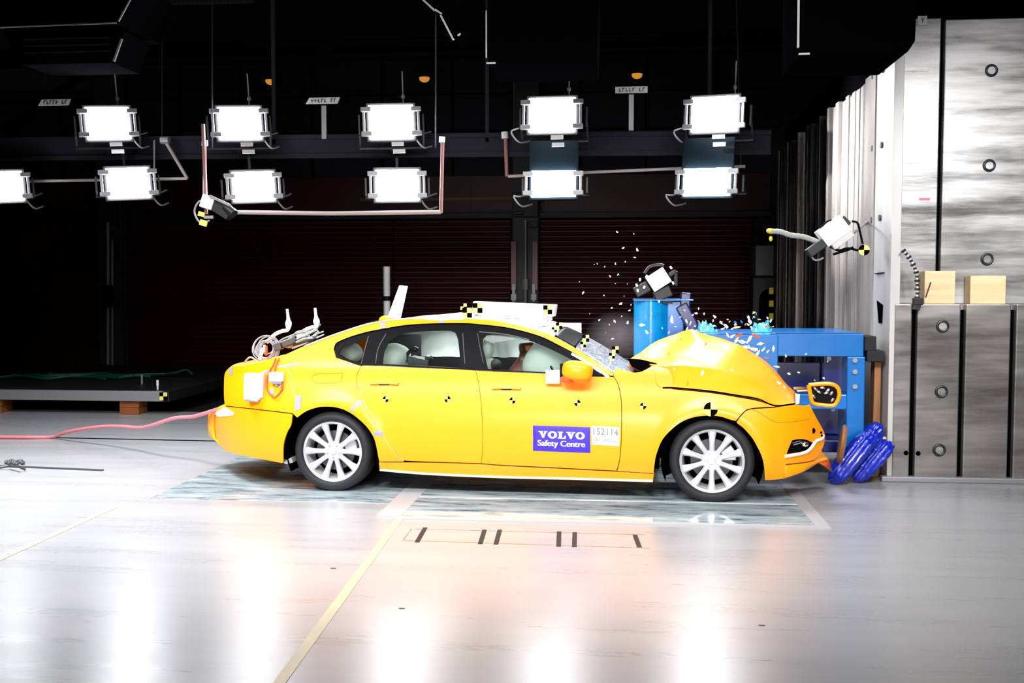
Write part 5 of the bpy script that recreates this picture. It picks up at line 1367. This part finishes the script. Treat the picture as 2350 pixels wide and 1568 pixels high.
ell('seat_back', 1110, 880, .45, (.08, .25, .22), 'seat_pale', (0, .2, 0))
ell('seat_back', 1131, 838, .5, (.06, .18, .05), 'seat_dark', (0, .2, 0))
ell('side_airbag', 905, 822, .55, (.12, .22, .12), 'airbag', (0, .4, 0))
ell('rear_bench', 870, 850, .9, (.16, .6, .12), 'seat_dark', (0, -.5, 0)); ell('head_restraint', 806, 812, .42, (.09, .12, .08), 'airbag', (0, -.5, 0))
mm = MB(); mm.tube(catmull([at_inset(933, 832, .5), at_inset(934, 815, .5), at_inset(944, 804, .5), at_inset(953, 801, .5)], 14), .016, 8); mm.ell(at_inset(953, 802, .5), (.03, .03, .025)); mm.box(at_inset(965, 832, .5), (.17, .2, .08), (0, .15, 0)); mm.ell(at_inset(984, 823, .5), (.03, .08, .03)); mm.build('cabin_camera', 'black_metal', car, bevel=0)
mm = MB(); mm.box2((XRr + .1, -.66, .78), (XF - .75, .66, .80)); mm.build('cabin_shelf', 'seat_dark', car, smooth=False)
rp = RP[4]
mm = MB(); mm.box((rp.x + .1, 0, rp.z - .02), (1.1, .22, .03)); cl = mm.build('cabin_fill_bar', 'white_paint', car, smooth=False, bevel=.006)  # added bar under the roof, carries the cabin fill lamps
for lx in (-.35, .55):
    ld = bpy.data.lights.new('cabin_fill', 'AREA'); ld.shape = 'RECTANGLE'; ld.size = .4; ld.size_y = .5; ld.energy = 7  # added fill lamps to brighten the interior
    lo = bpy.data.objects.new('cabin_fill', ld); C.objects.link(lo); lo.parent = car; lo.location = (rp.x + lx, 0, rp.z - .045)
mm = MB(); mm.box((XRr + .24, .28, 1.09), (.42, .02, .24)); mm.build('rear_trim', 'seat_dark', car, smooth=False)
mat('sill_highlight', (0.86, 0.74, 0.52), rough=0.5)  # pale colour stands in for the floor's reflection on the sill underside
strip([(872, 1078.5), (980, 1087.5), (1150, 1095), (1320, 1099), (1400, 1101.5), (1498, 1104)], .0, .010, 'sill_highlight', 'sill_highlight', n=60)
# ---- test dummy in the front seat
dd = at_inset(1208, 800, .50)
dummy = thing('crash_test_dummy', 'brown headed crash test dummy leaning into the airbag behind the front window', 'dummy', ORG, (0, 0, ANG))
def skin(verts, edges, rad, name, mt, par):
    me = bpy.data.meshes.new(name); me.from_pydata([tuple(v) for v in verts], edges, []); me.materials.append(M(mt))
    o = bpy.data.objects.new(name, me); C.objects.link(o); o.parent = par
    md = o.modifiers.new('skin', 'SKIN'); 
    for i, r in enumerate(rad): me.skin_vertices[0].data[i].radius = r if isinstance(r, tuple) else (r, r)
    me.skin_vertices[0].data[0].use_root = True; md.use_smooth_shade = True
    s_ = o.modifiers.new('sub', 'SUBSURF'); s_.levels = 2; s_.render_levels = 2
    return o
hx, hy, hz = dd
V_ = [(hx - .30, hy, .52), (hx - .20, hy, .68), (hx - .10, hy, .84), (hx - .05, hy, .93), (hx - .02, hy, hz - .09), (hx + .0, hy, hz - .05), (hx + .005, hy, hz + .02), (hx + .0, hy, hz + .06),
      (hx - .08, hy - .19, .88), (hx + .06, hy - .22, .72), (hx + .28, hy - .16, .74), (hx + .36, hy - .14, .76), (hx - .08, hy + .19, .88), (hx + .06, hy + .22, .72), (hx + .28, hy + .16, .74), (hx + .36, hy + .14, .76),
      (hx - .22, hy - .10, .50), (hx + .18, hy - .12, .56), (hx + .36, hy - .12, .36), (hx - .22, hy + .10, .50), (hx + .18, hy + .12, .56), (hx + .36, hy + .12, .36)]
E2 = [(0, 1), (1, 2), (2, 3), (3, 4), (4, 5), (5, 6), (6, 7), (3, 8), (8, 9), (9, 10), (10, 11), (3, 12), (12, 13), (13, 14), (14, 15), (0, 16), (16, 17), (17, 18), (0, 19), (19, 20), (20, 21)]
RD = [(.15, .11), (.14, .10), (.15, .10), (.09, .07), (.055, .05), (.065, .06), (.090, .080), (.065, .06), .055, .045, .036, .03, .055, .045, .036, .03, .075, .06, .045, .075, .06, .045]
skin(V_, E2, RD, 'body', 'dummy_skin', dummy)
mm = MB(); mm.ell((hx + .075, hy - .035, hz + .015), (.022, .035, .022)); mm.ell((hx + .085, hy, hz - .01), (.025, .014, .022)); mm.ell((hx + .03, hy - .07, hz + .005), (.03, .012, .026), (0, .4, .5)); mm.build('face_paint', 'dummy_paint', dummy)
mm = MB(); mm.ell((hx - .02, hy - .082, hz - .005), (.012, .010, .022)); mm.ell((hx - .02, hy + .082, hz - .005), (.012, .010, .022)); mm.build('ear', 'dummy_skin', dummy)
# ================================================================== debris in the air
random.seed(21)
GR = {
 'air': ('small pale shard of debris flying against the dark shutters', 'pale shards flying behind the windscreen'),
 'col': ('pale scrap of debris flying in front of the blue column', 'scraps flying past the blue column'),
 'top': ('small shard of debris flying above the blue frame', 'shards flying above the blue barrier frame'),
 'hood': ('pale shard of debris flying just over the crumpled bonnet', 'shards flying over the bonnet'),
 'plate': ('pale curled scrap flying against the blue front plate', 'scraps flying past the blue front plate'),
 'frame': ('small pale shard flying inside the opening of the blue frame', 'shards flying inside the frame opening')}
def shard_mesh(seed):
    random.seed(seed); mm = MB(); n = random.choice((4, 5, 6)); pts = []
    for k in range(n):
        a = 2 * PI * k / n + random.uniform(-.3, .3); r = random.uniform(.6, 1.1); pts.append((r * math.cos(a), random.uniform(-.12, .12), r * .6 * math.sin(a)))
    mm.prism(pts, (random.uniform(-.1, .1), .3, random.uniform(-.1, .1))); return mm
PROT = {}
for mt in ('pale_shard', 'orange_bit', 'target_yellow', 'yellow_paint', 'cyan_blue', 'dark_grey'):
    PROT[mt] = []
    for i in range(4):
        mm = shard_mesh(100 + i); me_o = mm.build('debris_shard', mt, smooth=False); PROT[mt].append(me_o.data); bpy.data.objects.remove(me_o)
def shard(px, py, D, rpx, grp, mt='pale_shard', asp=1.0):
    o = bpy.data.objects.new('debris_shard', random.choice(PROT[mt])); C.objects.link(o)
    o.location = on_y(px, py, D); k = S(D) * rpx
    o.scale = (k * asp, k, k); o.rotation_euler = (random.uniform(-.5, .5), random.uniform(0, 6.28), random.uniform(-.5, .5))
    tag(o, GR[grp][0], 'debris', GR[grp][1])
AIR = [(1416, 533, 4), (1455, 537, 3), (1431, 569, 5), (1462, 574, 6), (1457, 591, 4), (1371, 606, 3), (1388, 612, 3), (1412, 606, 4), (1435, 601, 3), (1400, 634, 4), (1419, 630, 4), (1338, 672, 5), (1412, 651, 2), (1440, 652, 2), (1386, 678, 3), (1425, 697, 6), (1404, 707, 4), (1445, 713, 4), (1375, 735, 4), (1353, 720, 3), (1410, 737, 6), (1440, 741, 6), (1390, 764, 3), (1406, 778, 4), (1330, 647, 2), (1364, 607, 2), (1432, 680, 2), (1398, 745, 3), (1427, 726, 3), (1448, 700, 3)]
for (x, y, r) in AIR: shard(x, y, 9.0 + random.uniform(-.5, .8), r * .9, 'air', random.choice(('pale_shard', 'pale_shard', 'pale_shard', 'orange_bit')) if r < 4 else 'pale_shard')
for (x, y, r) in ((1472, 746, 8), (1541, 735, 9), (1484, 763, 6), (1575, 738, 5), (1577, 755, 5), (1561, 728, 3), (1520, 754, 3), (1535, 764, 4), (1550, 750, 3), (1495, 720, 3), (1585, 742, 5), (1571, 712, 3)): shard(x, y, 9.6, r, 'col', 'pale_shard', 1.3)
for i in range(46):
    x = random.uniform(1585, 1775); y = 758 - abs(random.gauss(0, 1)) * 18 - (5 if x > 1700 else 0); mt = random.choice(('pale_shard', 'pale_shard', 'orange_bit', 'pale_shard', 'target_yellow', 'cyan_blue'))
    shard(x, y, 9.3 + random.uniform(-.3, .4), random.uniform(2, 5.5), 'top', mt, random.uniform(.8, 1.4))
for (x, y, r) in ((1590, 723, 4), (1603, 708, 4), (1598, 720, 5), (1616, 720, 4), (1640, 727, 6), (1655, 740, 6), (1667, 748, 8), (1720, 738, 8), (1745, 745, 6), (1730, 728, 4), (1757, 748, 6)): shard(x, y, 9.4, r, 'top', 'pale_shard')
for (x, y, r) in ((1697, 770, 7), (1705, 785, 9), (1722, 778, 8), (1735, 772, 7), (1690, 782, 7), (1712, 797, 8), (1730, 803, 9), (1745, 790, 7), (1738, 812, 7), (1752, 802, 5), (1762, 807, 4), (1775, 800, 6), (1760, 822, 4), (1783, 842, 5), (1680, 772, 6), (1670, 770, 5)): shard(x, y, 8.75, r, 'plate', random.choice(('pale_shard', 'pale_shard', 'pale_shard', 'orange_bit')), 1.6)
for (x, y, r) in ((1612, 856, 9), (1577, 879, 7), (1521, 811, 4), (1562, 778, 4), (1590, 795, 4), (1620, 790, 5), (1535, 812, 5), (1550, 776, 4), (1500, 816, 4), (1525, 828, 5), (1765, 855, 6), (1775, 866, 6), (1755, 845, 4), (1788, 880, 6), (1800, 888, 5), (1680, 849, 5), (1640, 780, 4), (1578, 800, 3), (1605, 775, 3), (1548, 847, 4), (1660, 812, 5), (1690, 806, 4), (1464, 822, 5), (1478, 807, 4)): shard(x, y, 7.55 + .0006 * (1600 - x), r * .85, 'hood', random.choice(('pale_shard', 'pale_shard', 'yellow_paint')), 1.3)
for (x, y, r) in ((1804, 817, 5), (1850, 813, 4), (1810, 858, 6), (1833, 855, 5), (1890, 868, 5), (1870, 873, 3), (1900, 830, 3)): shard(x, y, 9.15, r * .9, 'frame')

mm = MB(); mm.ell((0, 0, 0), (.30, .25, .225), None, 24, 16); o = mm.build('dust_cloud', 'dust'); o.location = on_y(1418, 772, 9.25)
tag(o, 'faint pinkish dust cloud hanging between the windscreen and the cyan column', 'dust', kind='stuff')
